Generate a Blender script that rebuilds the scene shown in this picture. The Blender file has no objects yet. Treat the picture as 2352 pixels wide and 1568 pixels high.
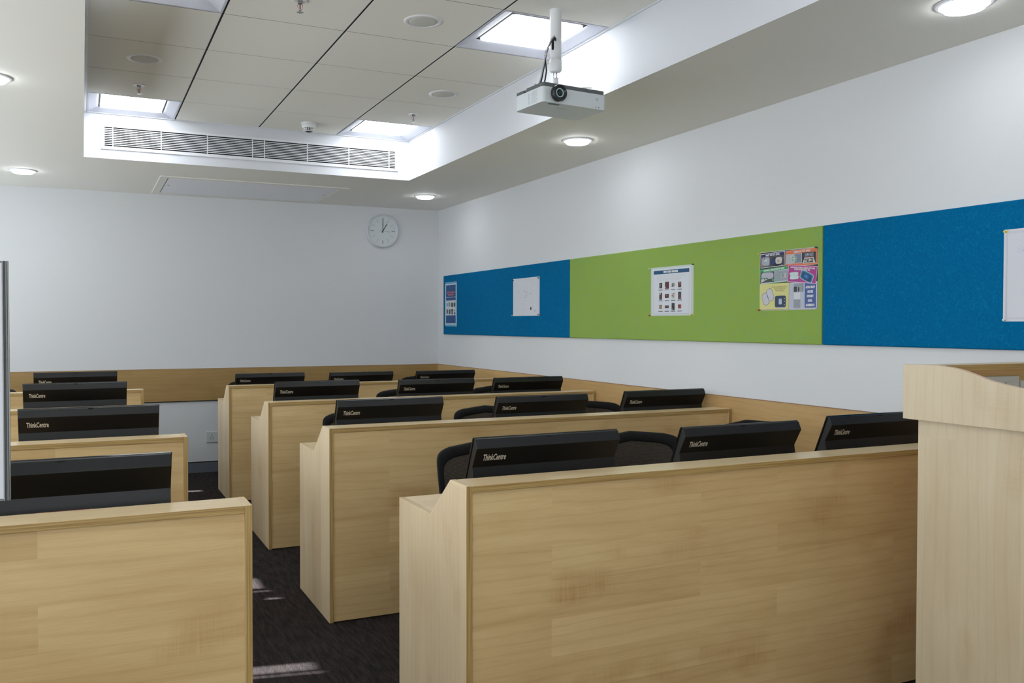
import bpy, bmesh, math, random
from math import sin, cos, pi, radians, tan
from mathutils import Vector, Matrix

scene = bpy.context.scene
C = scene.collection
random.seed(7)

# ------------------------------------------------------------------ camera
cam_d = bpy.data.cameras.new('camera')
cam = bpy.data.objects.new('camera', cam_d)
C.objects.link(cam)
scene.camera = cam
F_PX, YAW, PITCH, ROLL, CAM_H = 1993.83, 0.4242, 0.0196, 0.0008, 1.3645
cam_d.sensor_fit = 'HORIZONTAL'
cam_d.sensor_width = 36.0
cam_d.lens = F_PX / 2352 * 36
cam_d.shift_x = 86.7 / 2352
cam_d.clip_start = 0.05
fw = Vector((sin(YAW) * cos(PITCH), cos(YAW) * cos(PITCH), -sin(PITCH)))
rt = Vector((cos(YAW), -sin(YAW), 0))
up = rt.cross(fw)
r2 = rt * cos(ROLL) + up * sin(ROLL)
u2 = up * cos(ROLL) - rt * sin(ROLL)
M = Matrix((r2, u2, -fw)).transposed().to_4x4()
M.translation = Vector((0, 0, CAM_H))
cam.matrix_world = M

# ------------------------------------------------------------------ world, exposure
w = bpy.data.worlds.new('world')
scene.world = w
w.use_nodes = True
w.node_tree.nodes['Background'].inputs[0].default_value = (0.75, 0.85, 1.0, 1)
w.node_tree.nodes['Background'].inputs[1].default_value = 1.0
scene.view_settings.view_transform = 'Standard'
scene.view_settings.look = 'None'
scene.view_settings.exposure = 0.2
scene.view_settings.gamma = 1.0
scene.view_settings.use_curve_mapping = False

# room numbers (metres)
XW, YB, HC, HT = 3.346, 8.309, 2.531, 2.847     # right wall, back wall, soffit, tiled ceiling
XL, YF = -2.2, -1.6                             # window wall, wall behind the camera
AX0, AX1, AY0, AY1 = 0.018, 2.425, -0.55, 6.664  # the raised part of the ceiling
DOWNLIGHTS = [(2.868, 4.763), (2.850, 7.398), (2.929, 2.163), (-0.401, 7.430), (-0.390, 4.692), (2.90, -0.3), (-0.40, 2.05), (-0.40, -0.4)]
K_WIN, K_FRONT, K_PANEL, K_DOWN, K_SUN = 39.0, 38.0, 11.0, 26.0, 42.0

def area_light(name, loc, rot, sx, sy, power, col):
    d = bpy.data.lights.new(name, 'AREA')
    d.shape = 'RECTANGLE'; d.size = sx; d.size_y = sy; d.energy = power; d.color = col
    o = bpy.data.objects.new(name, d); C.objects.link(o)
    o.location = loc; o.rotation_euler = rot
    return o
# daylight of the windows in the left wall (one lamp per window)
WINDOWS = [(-1.0, 0.9), (1.3, 3.2), (3.6, 5.5), (5.9, 8.2)]
for a, b in WINDOWS:
    area_light('window_daylight', (XL + 0.12, (a + b) / 2, 1.62), (0, radians(-90 - 25), 0), 1.3, b - a, K_WIN, (0.86, 0.93, 1.0))
area_light('window_daylight', (-0.4, YF + 0.12, 1.62), (radians(90 + 28), 0, 0), 3.0, 1.3, K_FRONT, (0.92, 0.96, 1.0))  # added fill lamp behind the camera; the front wall has no window
sun_d = bpy.data.lights.new('sun', 'SUN')
sun_d.energy = K_SUN; sun_d.angle = radians(0.5); sun_d.color = (0.97, 0.98, 1.0)
sun = bpy.data.objects.new('sun', sun_d); C.objects.link(sun)
SUN = Vector((3, -0.6, -3.06 * tan(radians(35))))
sun.rotation_euler = SUN.to_track_quat('-Z', 'Y').to_euler()

# ------------------------------------------------------------------ materials
def nm(name):
    m = bpy.data.materials.new(name); m.use_nodes = True
    nt = m.node_tree
    return m, nt, nt.nodes, nt.links, nt.nodes['Principled BSDF']

def srgb(r, g, b):
    f = lambda c: c / 12.92 if c <= 0.04045 else ((c + 0.055) / 1.055) ** 2.4
    return (f(r / 255), f(g / 255), f(b / 255), 1)

def plain(name, col, rough=0.5, metal=0.0, bump=0.0, bscale=200.0, var=0.0, spec=0.5):
    m, nt, N, L, P = nm(name)
    P.inputs['Base Color'].default_value = col
    P.inputs['Roughness'].default_value = rough
    P.inputs['Metallic'].default_value = metal
    P.inputs['Specular IOR Level'].default_value = spec
    tc = N.new('ShaderNodeTexCoord')
    nz = N.new('ShaderNodeTexNoise'); nz.inputs['Scale'].default_value = bscale; nz.inputs['Detail'].default_value = 3
    L.new(tc.outputs['Object'], nz.inputs['Vector'])
    if bump:
        bp = N.new('ShaderNodeBump'); bp.inputs['Strength'].default_value = bump; bp.inputs['Distance'].default_value = 0.002
        L.new(nz.outputs['Fac'], bp.inputs['Height']); L.new(bp.outputs['Normal'], P.inputs['Normal'])
    if var:
        mx = N.new('ShaderNodeMixRGB'); mx.blend_type = 'MIX'
        mx.inputs[1].default_value = tuple(c * (1 - var) for c in col[:3]) + (1,)
        mx.inputs[2].default_value = tuple(min(1, c * (1 + var)) for c in col[:3]) + (1,)
        L.new(nz.outputs['Fac'], mx.inputs[0]); L.new(mx.outputs[0], P.inputs['Base Color'])
    return m

def emit(name, col, s):
    m, nt, N, L, P = nm(name)
    P.inputs['Base Color'].default_value = (0.8, 0.8, 0.8, 1)
    P.inputs['Emission Color'].default_value = col
    P.inputs['Emission Strength'].default_value = s
    return m

def math_node(N, L, op, a, b):
    n = N.new('ShaderNodeMath'); n.operation = op
    for i, v in enumerate((a, b)):
        if isinstance(v, (int, float)): n.inputs[i].default_value = v
        elif v is not None: L.new(v, n.inputs[i])
    return n.outputs[0]

def wood(name, light, dark, along, across, rough=0.38, plank=0.115, plen=0.9, strength=1.0):
    """Maple laminate. along / across: the object axes the grain runs along and across."""
    m, nt, N, L, P = nm(name)
    tc = N.new('ShaderNodeTexCoord'); oi = N.new('ShaderNodeObjectInfo')
    ad = N.new('ShaderNodeVectorMath'); ad.operation = 'ADD'
    sc = N.new('ShaderNodeVectorMath'); sc.operation = 'SCALE'; sc.inputs['Scale'].default_value = 2.37
    L.new(oi.outputs['Location'], sc.inputs[0])
    L.new(tc.outputs['Object'], ad.inputs[0]); L.new(sc.outputs[0], ad.inputs[1])
    sp = N.new('ShaderNodeSeparateXYZ'); L.new(ad.outputs[0], sp.inputs[0])
    g, a = sp.outputs['XYZ'.index(along)], sp.outputs['XYZ'.index(across)]
    def comb(sg, sa):
        c = N.new('ShaderNodeCombineXYZ')
        L.new(math_node(N, L, 'MULTIPLY', g, sg), c.inputs[0]); L.new(math_node(N, L, 'MULTIPLY', a, sa), c.inputs[1])
        return c.outputs[0]
    # staves
    br = N.new('ShaderNodeTexBrick'); br.offset = 0.37; br.squash = 1.0
    br.inputs['Scale'].default_value = 1.0; br.inputs['Mortar Size'].default_value = 0.0
    br.inputs['Brick Width'].default_value = plen; br.inputs['Row Height'].default_value = plank
    br.inputs['Color1'].default_value = (0, 0, 0, 1); br.inputs['Color2'].default_value = (1, 1, 1, 1); br.inputs['Bias'].default_value = 0.0
    L.new(comb(1, 1), br.inputs['Vector'])
    # the figure shifts from stave to stave
    fv = N.new('ShaderNodeVectorMath'); fv.operation = 'ADD'
    fs = N.new('ShaderNodeVectorMath'); fs.operation = 'SCALE'; fs.inputs['Scale'].default_value = 7.0
    L.new(br.outputs['Color'], fs.inputs[0]); L.new(comb(1.3, 8), fv.inputs[0]); L.new(fs.outputs[0], fv.inputs[1])
    n1 = N.new('ShaderNodeTexNoise'); n1.inputs['Scale'].default_value = 1.0; n1.inputs['Detail'].default_value = 4; n1.inputs['Distortion'].default_value = 0.6
    L.new(fv.outputs[0], n1.inputs['Vector'])
    n2 = N.new('ShaderNodeTexNoise'); n2.inputs['Scale'].default_value = 1.0; n2.inputs['Detail'].default_value = 3
    L.new(comb(9, 380), n2.inputs['Vector'])
    # growth rings: thin lines of a warped field
    wv = N.new('ShaderNodeTexWave'); wv.wave_type = 'BANDS'; wv.bands_direction = 'Y'
    wv.inputs['Scale'].default_value = 1.1; wv.inputs['Distortion'].default_value = 9.0; wv.inputs['Detail'].default_value = 1.5; wv.inputs['Detail Scale'].default_value = 0.6
    L.new(fv.outputs[0], wv.inputs['Vector'])
    wp = math_node(N, L, 'POWER', wv.outputs['Fac'], 6.0)
    # cross flecks
    n3 = N.new('ShaderNodeTexNoise'); n3.inputs['Scale'].default_value = 1.0; n3.inputs['Detail'].default_value = 2
    L.new(comb(130, 7), n3.inputs['Vector'])
    n4 = N.new('ShaderNodeTexNoise'); n4.inputs['Scale'].default_value = 1.0; n4.inputs['Detail'].default_value = 2
    L.new(comb(3.0, 6), n4.inputs['Vector'])
    bl = N.new('ShaderNodeMapRange'); bl.inputs[1].default_value = 0.58; bl.inputs[2].default_value = 0.75
    L.new(n4.outputs['Fac'], bl.inputs[0])
    sepb = N.new('ShaderNodeSeparateColor'); L.new(br.outputs['Color'], sepb.inputs[0])
    f = math_node(N, L, 'MULTIPLY', n1.outputs['Fac'], 0.48)
    f = math_node(N, L, 'ADD', f, math_node(N, L, 'MULTIPLY', sepb.outputs[0], 0.17))
    f = math_node(N, L, 'ADD', f, math_node(N, L, 'MULTIPLY', n2.outputs['Fac'], 0.26))
    f = math_node(N, L, 'ADD', f, math_node(N, L, 'MULTIPLY', wp, 0.07))
    fl = math_node(N, L, 'MULTIPLY', n3.outputs['Fac'], bl.outputs[0])
    f = math_node(N, L, 'ADD', f, math_node(N, L, 'MULTIPLY', fl, 0.38))
    mr = N.new('ShaderNodeMapRange'); mr.inputs[1].default_value = 0.24; mr.inputs[2].default_value = 0.24 + 0.60 / strength
    L.new(f, mr.inputs[0])
    mx = N.new('ShaderNodeMixRGB'); mx.inputs[1].default_value = light; mx.inputs[2].default_value = dark
    L.new(mr.outputs[0], mx.inputs[0]); L.new(mx.outputs[0], P.inputs['Base Color'])
    P.inputs['Roughness'].default_value = rough
    return m

def ply(name, along, across, light, dark):
    m, nt, N, L, P = nm(name)
    tc = N.new('ShaderNodeTexCoord')
    sp = N.new('ShaderNodeSeparateXYZ'); L.new(tc.outputs['Object'], sp.inputs[0])
    c = N.new('ShaderNodeCombineXYZ')
    for i, (ax, s) in enumerate(((along, 3.0), (across, 330.0))):
        L.new(math_node(N, L, 'MULTIPLY', sp.outputs['XYZ'.index(ax)], s), c.inputs[i])
    n = N.new('ShaderNodeTexNoise'); n.inputs['Scale'].default_value = 1.0; n.inputs['Detail'].default_value = 2
    L.new(c.outputs[0], n.inputs['Vector'])
    r = N.new('ShaderNodeValToRGB')
    r.color_ramp.elements[0].position = 0.38; r.color_ramp.elements[0].color = dark
    r.color_ramp.elements[1].position = 0.62; r.color_ramp.elements[1].color = light
    L.new(n.outputs['Fac'], r.inputs[0]); L.new(r.outputs[0], P.inputs['Base Color'])
    P.inputs['Roughness'].default_value = 0.5
    return m

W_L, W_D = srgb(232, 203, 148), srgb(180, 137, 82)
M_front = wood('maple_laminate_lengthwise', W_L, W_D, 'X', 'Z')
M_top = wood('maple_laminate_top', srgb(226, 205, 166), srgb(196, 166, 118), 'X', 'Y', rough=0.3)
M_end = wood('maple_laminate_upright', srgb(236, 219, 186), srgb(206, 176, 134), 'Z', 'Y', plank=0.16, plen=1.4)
M_lect = wood('pale_maple_laminate_upright', srgb(222, 207, 177), srgb(190, 166, 128), 'Z', 'Y', plank=0.2, plen=1.6)
M_wains_b = wood('oak_strip_back', srgb(188, 154, 98), srgb(144, 112, 62), 'X', 'Z', plank=0.32, plen=2.2)
M_wains_r = wood('oak_strip_side', srgb(214, 180, 124), srgb(172, 134, 84), 'Y', 'Z', plank=0.32, plen=2.2)
M_edge_x = ply('banding_lengthwise', 'X', 'Z', srgb(192, 160, 100), srgb(156, 122, 68))
M_edge_z = ply('banding_upright', 'Z', 'X', srgb(192, 160, 100), srgb(156, 122, 68))
M_edge_y = ply('banding_side', 'Y', 'Z', srgb(206, 184, 146), srgb(190, 164, 122))
M_redge = plain('reddish_banding', srgb(132, 92, 62), 0.6)

M_wall = plain('wall_paint', srgb(220, 222, 224), 0.62, bump=0.05, bscale=300)
M_ceil = plain('ceiling_paint', srgb(236, 235, 228), 0.75, bump=0.04, bscale=300)
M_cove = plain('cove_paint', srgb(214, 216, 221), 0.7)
M_tile = plain('ceiling_tile', srgb(234, 233, 225), 0.85, bump=0.15, bscale=700, var=0.012)
M_black = plain('dark_gap', srgb(14, 14, 14), 0.9)
M_white = plain('white_plastic', srgb(232, 233, 234), 0.35)
M_whitem = plain('white_metal', srgb(226, 228, 232), 0.4)
M_refl = plain('satin_reflector', srgb(200, 203, 214), 0.5)
M_panelgrey = plain('access_panel_paint', srgb(238, 240, 246), 0.5)
M_silver = plain('chrome', srgb(190, 190, 190), 0.2, metal=1.0)
M_red = plain('red_liquid', srgb(170, 20, 20), 0.2)
M_grey = plain('mid_grey', srgb(120, 124, 128), 0.5)
M_alu = plain('brushed_aluminium', srgb(150, 150, 148), 0.35, metal=0.8)
M_mon = plain('black_casing', srgb(8, 8, 10), 0.4, bump=0.08, bscale=1500, spec=0.42)
M_gloss = plain('glossy_black', srgb(12, 12, 14), 0.12)
M_logo = plain('silver_lettering', srgb(216, 208, 190), 0.4)
M_redtab = plain('red_tab', srgb(150, 22, 26), 0.4)
M_chair = plain('black_chair_plastic', srgb(20, 20, 21), 0.75, spec=0.3, bump=0.1, bscale=900)
M_fabric = plain('black_seat_fabric', srgb(24, 24, 26), 0.9, bump=0.4, bscale=1200)
M_skirt = plain('grey_skirting', srgb(104, 110, 120), 0.45)
M_sock = plain('socket_plastic', srgb(206, 212, 212), 0.35)
M_proj = plain('projector_white', srgb(214, 220, 222), 0.4)
M_projg = plain('projector_grey', srgb(92, 96, 96), 0.5)
M_lens = plain('lens_barrel', srgb(34, 36, 40), 0.35)
M_glass = plain('lens_glass', srgb(8, 14, 14), 0.05)
M_blind = plain('roller_blind', srgb(206, 208, 210), 0.8)
M_glow = emit('lit_diffuser', (0.92, 0.96, 1.0, 1), K_PANEL)
M_dglow = emit('lit_downlight', (0.92, 0.96, 1.0, 1), K_DOWN)

def window_glass():
    m, nt, N, L, P = nm('window_glass')
    t = N.new('ShaderNodeBsdfTransparent'); g = N.new('ShaderNodeBsdfGlossy'); g.inputs['Roughness'].default_value = 0.02
    mx = N.new('ShaderNodeMixShader'); mx.inputs[0].default_value = 0.06
    L.new(t.outputs[0], mx.inputs[1]); L.new(g.outputs[0], mx.inputs[2]); L.new(mx.outputs[0], N['Material Output'].inputs[0])
    return m
M_wglass = window_glass()

def carpet():
    m, nt, N, L, P = nm('charcoal_carpet')
    tc = N.new('ShaderNodeTexCoord')
    n = N.new('ShaderNodeTexNoise'); n.inputs['Scale'].default_value = 230; n.inputs['Detail'].default_value = 4; n.inputs['Roughness'].default_value = 0.7
    L.new(tc.outputs['Object'], n.inputs['Vector'])
    mp = N.new('ShaderNodeMapping'); mp.inputs['Scale'].default_value = (60, 9, 1); L.new(tc.outputs['Object'], mp.inputs[0])
    n2 = N.new('ShaderNodeTexNoise'); n2.inputs['Scale'].default_value = 1.0; n2.inputs['Detail'].default_value = 4
    L.new(mp.outputs[0], n2.inputs['Vector'])
    r = N.new('ShaderNodeValToRGB')
    r.color_ramp.elements[0].position = 0.38; r.color_ramp.elements[0].color = srgb(10, 9, 9)
    r.color_ramp.elements[1].position = 0.64; r.color_ramp.elements[1].color = srgb(98, 93, 93)
    L.new(n.outputs['Fac'], r.inputs[0])
    r2_ = N.new('ShaderNodeValToRGB')
    r2_.color_ramp.elements[0].position = 0.35; r2_.color_ramp.elements[0].color = srgb(150, 146, 150)
    r2_.color_ramp.elements[1].position = 0.65; r2_.color_ramp.elements[1].color = srgb(222, 208, 202)
    L.new(n2.outputs['Fac'], r2_.inputs[0])
    mx = N.new('ShaderNodeMixRGB'); mx.blend_type = 'MULTIPLY'; mx.inputs[0].default_value = 1
    L.new(r.outputs[0], mx.inputs[1]); L.new(r2_.outputs[0], mx.inputs[2]); L.new(mx.outputs[0], P.inputs['Base Color'])
    bp = N.new('ShaderNodeBump'); bp.inputs['Strength'].default_value = 0.9; bp.inputs['Distance'].default_value = 0.006
    L.new(n.outputs['Fac'], bp.inputs['Height']); L.new(bp.outputs['Normal'], P.inputs['Normal'])
    P.inputs['Roughness'].default_value = 0.95
    P.inputs['Specular IOR Level'].default_value = 0.15
    return m
M_carpet = carpet()

def felt(name, c1, c2, c3, amt):
    m, nt, N, L, P = nm(name)
    tc = N.new('ShaderNodeTexCoord')
    n = N.new('ShaderNodeTexNoise'); n.inputs['Scale'].default_value = 95; n.inputs['Detail'].default_value = 3; n.inputs['Distortion'].default_value = 1.5
    n2 = N.new('ShaderNodeTexNoise'); n2.inputs['Scale'].default_value = 60; n2.inputs['Detail'].default_value = 2; n2.inputs['Distortion'].default_value = 2.0
    L.new(tc.outputs['Object'], n.inputs['Vector'])
    ad = N.new('ShaderNodeVectorMath'); ad.operation = 'ADD'; ad.inputs[1].default_value = (3, 7, 1)
    L.new(tc.outputs['Object'], ad.inputs[0]); L.new(ad.outputs[0], n2.inputs['Vector'])
    mr = N.new('ShaderNodeMapRange'); mr.inputs[1].default_value = 0.45; mr.inputs[2].default_value = 0.62; L.new(n.outputs['Fac'], mr.inputs[0])
    mx = N.new('ShaderNodeMixRGB'); mx.inputs[1].default_value = c1; mx.inputs[2].default_value = c2
    L.new(math_node(N, L, 'MULTIPLY', mr.outputs[0], amt), mx.inputs[0])
    mr2 = N.new('ShaderNodeMapRange'); mr2.inputs[1].default_value = 0.56; mr2.inputs[2].default_value = 0.66; L.new(n2.outputs['Fac'], mr2.inputs[0])
    mx2 = N.new('ShaderNodeMixRGB'); L.new(mx.outputs[0], mx2.inputs[1]); mx2.inputs[2].default_value = c3
    L.new(math_node(N, L, 'MULTIPLY', mr2.outputs[0], amt), mx2.inputs[0]); L.new(mx2.outputs[0], P.inputs['Base Color'])
    n3 = N.new('ShaderNodeTexNoise'); n3.inputs['Scale'].default_value = 600; L.new(tc.outputs['Object'], n3.inputs['Vector'])
    bp = N.new('ShaderNodeBump'); bp.inputs['Strength'].default_value = 0.4; bp.inputs['Distance'].default_value = 0.002
    L.new(n3.outputs['Fac'], bp.inputs['Height']); L.new(bp.outputs['Normal'], P.inputs['Normal'])
    P.inputs['Roughness'].default_value = 0.95; P.inputs['Specular IOR Level'].default_value = 0.1
    return m
M_blue = felt('blue_felt', srgb(0, 104, 152), srgb(0, 92, 144), srgb(8, 122, 166), 0.6)
M_green = felt('green_felt', srgb(144, 174, 90), srgb(152, 174, 66), srgb(122, 170, 122), 0.75)

def mesh_fabric():
    m, nt, N, L, P = nm('chair_mesh_fabric')
    tc = N.new('ShaderNodeTexCoord')
    sp = N.new('ShaderNodeSeparateXYZ'); L.new(tc.outputs['Object'], sp.inputs[0])
    s = math_node(N, L, 'SINE', math_node(N, L, 'MULTIPLY', sp.outputs[2], 2 * pi / 0.0055), None)
    h = math_node(N, L, 'GREATER_THAN', s, 0.35)
    nz = N.new('ShaderNodeTexNoise'); nz.inputs['Scale'].default_value = 260; L.new(tc.outputs['Object'], nz.inputs['Vector'])
    k = math_node(N, L, 'MULTIPLY', h, math_node(N, L, 'MULTIPLY', nz.outputs['Fac'], 0.32))
    t = N.new('ShaderNodeBsdfTransparent'); mx = N.new('ShaderNodeMixShader')
    P.inputs['Base Color'].default_value = srgb(40, 38, 38); P.inputs['Roughness'].default_value = 0.7
    L.new(k, mx.inputs[0]); L.new(P.outputs[0], mx.inputs[1]); L.new(t.outputs[0], mx.inputs[2])
    L.new(mx.outputs[0], N['Material Output'].inputs[0])
    return m
M_mesh = mesh_fabric()

_flat = {}
def flat(r, g, b, rough=0.55):
    k = (r, g, b)
    if k not in _flat:
        _flat[k] = plain('print_%02x%02x%02x' % k, srgb(r, g, b), rough)
    return _flat[k]

# ------------------------------------------------------------------ geometry helpers
class MB:
    """Collects shapes and links them as ONE mesh object."""
    def __init__(s): s.v = []; s.f = []; s.m = []; s.mats = []; s.smooth = []
    def mi(s, mat):
        if mat not in s.mats: s.mats.append(mat)
        return s.mats.index(mat)
    def face(s, idx, mat, smooth=False):
        s.f.append(tuple(idx)); s.m.append(s.mi(mat)); s.smooth.append(smooth)
    def add(s, pts, faces, mat, smooth=False):
        b = len(s.v); s.v += [tuple(p) for p in pts]
        for f in faces: s.face([b + i for i in f], mat, smooth)
    def box(s, a, b, mat, sides=None, T=None):
        (x0, y0, z0), (x1, y1, z1) = a, b
        p = [Vector(q) for q in ((x0, y0, z0), (x1, y0, z0), (x1, y1, z0), (x0, y1, z0), (x0, y0, z1), (x1, y0, z1), (x1, y1, z1), (x0, y1, z1))]
        if T: p = [T @ q for q in p]
        k = len(s.v); s.v += [tuple(q) for q in p]
        for n, f in (('-z', (3, 2, 1, 0)), ('+z', (4, 5, 6, 7)), ('-y', (0, 1, 5, 4)), ('+y', (2, 3, 7, 6)), ('-x', (3, 0, 4, 7)), ('+x', (1, 2, 6, 5))):
            s.face([k + i for i in f], (sides or {}).get(n, mat))
        return s
    def prism(s, pts, axis, a, b, mat, rim=None, rims=None):
        """pts: polygon in the two other axes, extruded along axis from a to b."""
        def P3(p, t):
            q = list(p); q.insert('xyz'.index(axis), t); return q
        n = len(pts); k = len(s.v)
        s.v += [tuple(P3(p, a)) for p in pts] + [tuple(P3(p, b)) for p in pts]
        s.face([k + i for i in range(n)], mat); s.face([k + n + i for i in reversed(range(n))], mat)
        for i in range(n):
            j = (i + 1) % n
            mm = (rims or {}).get(i, rim or mat)
            s.face([k + j, k + i, k + n + i, k + n + j], mm)
        return s
    def lathe(s, prof, c, mat, n=32, axis='z', T=None, mats=None, caps=(True, True)):
        """prof: (r, h) pairs round an axis through c."""
        c = Vector(c)
        # split the profile where it turns sharply so that flat faces shade flat
        if len(prof) > 2:
            cut = None
            for i in range(1, len(prof) - 1):
                a = Vector((prof[i][0] - prof[i - 1][0], prof[i][1] - prof[i - 1][1])); b = Vector((prof[i + 1][0] - prof[i][0], prof[i + 1][1] - prof[i][1]))
                if a.length > 1e-7 and b.length > 1e-7 and a.angle(b) > radians(38): cut = i; break
            if cut:
                s.lathe(prof[:cut + 1], c, mat, n, axis, T, mats[:cut] if mats else None, (caps[0], False))
                s.lathe(prof[cut:], c, mat, n, axis, T, mats[cut:] if mats else None, (False, caps[1]))
                return s
        k = len(s.v)
        for r, h in prof:
            for i in range(n):
                t = 2 * pi * i / n
                q = {'z': Vector((r * cos(t), r * sin(t), h)), 'y': Vector((r * cos(t), h, r * sin(t))), 'x': Vector((h, r * cos(t), r * sin(t)))}[axis]
                q = q + c
                s.v.append(tuple(T @ q if T else q))
        for j in range(len(prof) - 1):
            mm = mats[j] if mats else mat
            for i in range(n):
                i2 = (i + 1) % n
                s.face([k + j * n + i, k + j * n + i2, k + (j + 1) * n + i2, k + (j + 1) * n + i], mm, True)
        if caps[0] and prof[0][0] > 1e-6: s.face([k + i for i in reversed(range(n))], mats[0] if mats else mat)
        if caps[1] and prof[-1][0] > 1e-6: s.face([k + (len(prof) - 1) * n + i for i in range(n)], mats[-1] if mats else mat)
        return s
    def tube(s, pts, r, mat, n=10):
        pts = [Vector(p) for p in pts]; k = len(s.v)
        for i, p in enumerate(pts):
            d = (pts[min(i + 1, len(pts) - 1)] - pts[max(i - 1, 0)]).normalized()
            a = d.cross(Vector((0, 0, 1)));
            if a.length < 0.05: a = d.cross(Vector((1, 0, 0)))
            a.normalize(); b = d.cross(a)
            rr = r[i] if isinstance(r, (list, tuple)) else r
            for j in range(n):
                t = 2 * pi * j / n
                s.v.append(tuple(p + a * rr * cos(t) + b * rr * sin(t)))
        for i in range(len(pts) - 1):
            for j in range(n):
                j2 = (j + 1) % n
                s.face([k + i * n + j, k + i * n + j2, k + (i + 1) * n + j2, k + (i + 1) * n + j], mat, True)
        s.face([k + j for j in reversed(range(n))], mat); s.face([k + (len(pts) - 1) * n + j for j in range(n)], mat)
        return s
    def text(s, body, size, mat, T, align='CENTER', bold=0.0, xs=1.0, spacing=1.0, maxw=None):
        """Lettering: text in its own xy plane, placed by the matrix T."""
        cu = bpy.data.curves.new('t', 'FONT'); cu.body = body; cu.size = size; cu.align_x = align; cu.align_y = 'CENTER'
        cu.offset = bold; cu.space_character = spacing; cu.resolution_u = 3
        ob = bpy.data.objects.new('t', cu)
        C.objects.link(ob)
        dg = bpy.context.evaluated_depsgraph_get(); me = bpy.data.meshes.new_from_object(ob.evaluated_get(dg))
        vs = [v.co.copy() for v in me.vertices]
        if vs and maxw:
            wd = max(v.x for v in vs) - min(v.x for v in vs)
            xs = maxw / wd
        k = len(s.v)
        s.v += [tuple(T @ Vector((v.x * xs, v.y, 0))) for v in vs]
        for p in me.polygons: s.face([k + i for i in p.vertices], mat)
        bpy.data.objects.remove(ob); bpy.data.curves.remove(cu); bpy.data.meshes.remove(me)
        return s
    def build(s, name, parent=None, loc=None, bevel=0.0, seg=2, fix=True):
        me = bpy.data.meshes.new(name)
        me.from_pydata(s.v, [], s.f)
        for m in s.mats: me.materials.append(m)
        for p, mi_, sm in zip(me.polygons, s.m, s.smooth): p.material_index = mi_; p.use_smooth = sm
        if fix:
            bm = bmesh.new(); bm.from_mesh(me); bmesh.ops.recalc_face_normals(bm, faces=bm.faces); bm.to_mesh(me); bm.free()
        me.update()
        o = bpy.data.objects.new(name, me); C.objects.link(o)
        if parent: o.parent = parent
        if loc: o.location = loc
        if bevel:
            b = o.modifiers.new('bevel', 'BEVEL'); b.width = bevel; b.segments = seg; b.limit_method = 'ANGLE'; b.angle_limit = radians(40); b.harden_normals = False
        return o

def tag(o, label=None, cat=None, group=None, kind=None):
    if label: o['label'] = label
    if cat: o['category'] = cat
    if group: o['group'] = group
    if kind: o['kind'] = kind
    return o
def thing(name, label, cat, loc=(0, 0, 0), rz=0, group=None):
    o = bpy.data.objects.new(name, None); C.objects.link(o); o.empty_display_size = 0.1
    o.location = loc; o.rotation_euler = (0, 0, rz)
    return tag(o, label, cat, group)
def struct(o): o['kind'] = 'structure'; return o
def copy_tree(o, parent=None):
    c = o.copy(); C.objects.link(c)
    if parent: c.parent = parent
    for ch in list(kids.get(o, [])): copy_tree(ch, c)
    return c
kids = {}
def index_kids():
    kids.clear()
    for o in C.objects:
        if o.parent: kids.setdefault(o.parent, []).append(o)
def dup(proto, label, loc, rz=0, group=None):
    r = copy_tree(proto); r.location = loc; r.rotation_euler = (0, 0, rz); r['label'] = label
    if group: r['group'] = group
    return r

# ------------------------------------------------------------------ room shell
T = 0.12
struct(MB().box((XL - T, YF - T, -0.1), (XW + T, YB + T, 0), M_carpet).build('floor'))
struct(MB().box((XL - T, YB, 0), (XW + T, YB + T, 3.1), M_wall).build('wall_back'))
struct(MB().box((XW, YF - T, 0), (XW + T, YB, 3.1), M_wall).build('wall_right'))
struct(MB().box((XL - T, YF - T, 0), (XW, YF, 3.1), M_wall).build('wall_front'))
# window wall: solid below, above and between the windows
m = MB(); WZ0, WZ1 = 0.92, 2.34
m.box((XL - T, YF, 0), (XL, YB, WZ0), M_wall); m.box((XL - T, YF, WZ1), (XL, YB, 3.1), M_wall)
ys = [YF] + [v for ab in WINDOWS for v in ab] + [YB]
for i in range(0, len(ys), 2): m.box((XL - T, ys[i], WZ0), (XL, ys[i + 1], WZ1), M_wall)
struct(m.build('wall_left'))
# soffit with the raised bay cut out, and the bay's upright faces
m = MB()
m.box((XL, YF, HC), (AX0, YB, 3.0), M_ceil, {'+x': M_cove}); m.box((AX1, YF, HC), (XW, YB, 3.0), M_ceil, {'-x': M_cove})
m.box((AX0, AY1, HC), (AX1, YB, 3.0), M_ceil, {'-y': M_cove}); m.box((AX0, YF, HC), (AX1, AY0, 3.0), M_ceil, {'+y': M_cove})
struct(m.build('ceiling'))
# tiled ceiling of the bay
GX, GY = 0.624, 6.099
PANELS = [(0, 0), (3, 0), (0, -4), (3, -4), (0, -8), (3, -8)]     # column, row of the lit tiles (row 0 = last row at the back)
def tile_rect(c, r):
    x0, x1 = GX - 0.6 + 0.6 * c, GX + 0.6 * c
    y0 = GY + 0.6 * r; y1 = y0 + 0.6
    if r == 0: y1 = AY1
    return max(x0, AX0 + 0.018), min(x1, AX1 - 0.012), y0, y1
m = MB()
m.box((AX0, AY0, HT + 0.028), (AX1, AY1, HT + 0.04), M_black)
for c in range(4):
    for r in range(0, -12, -1):
        x0, x1, y0, y1 = tile_rect(c, r)
        if y1 < AY0 + 0.02: continue
        y0 = max(y0, AY0)
        if (c, r) in PANELS: continue
        gx, gy = 0.0052, 0.0032
        m.box((x0 + (gx if c else 0), y0 + gy, HT), (x1 - (gx if c < 3 else 0), y1 - (gy if r else 0), HT + 0.0012), M_tile)
        m.box((x0, y0, HT + 0.0014), (x1, y1, HT + 0.028), M_black)
struct(m.build('ceiling'))
m = MB()
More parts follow.
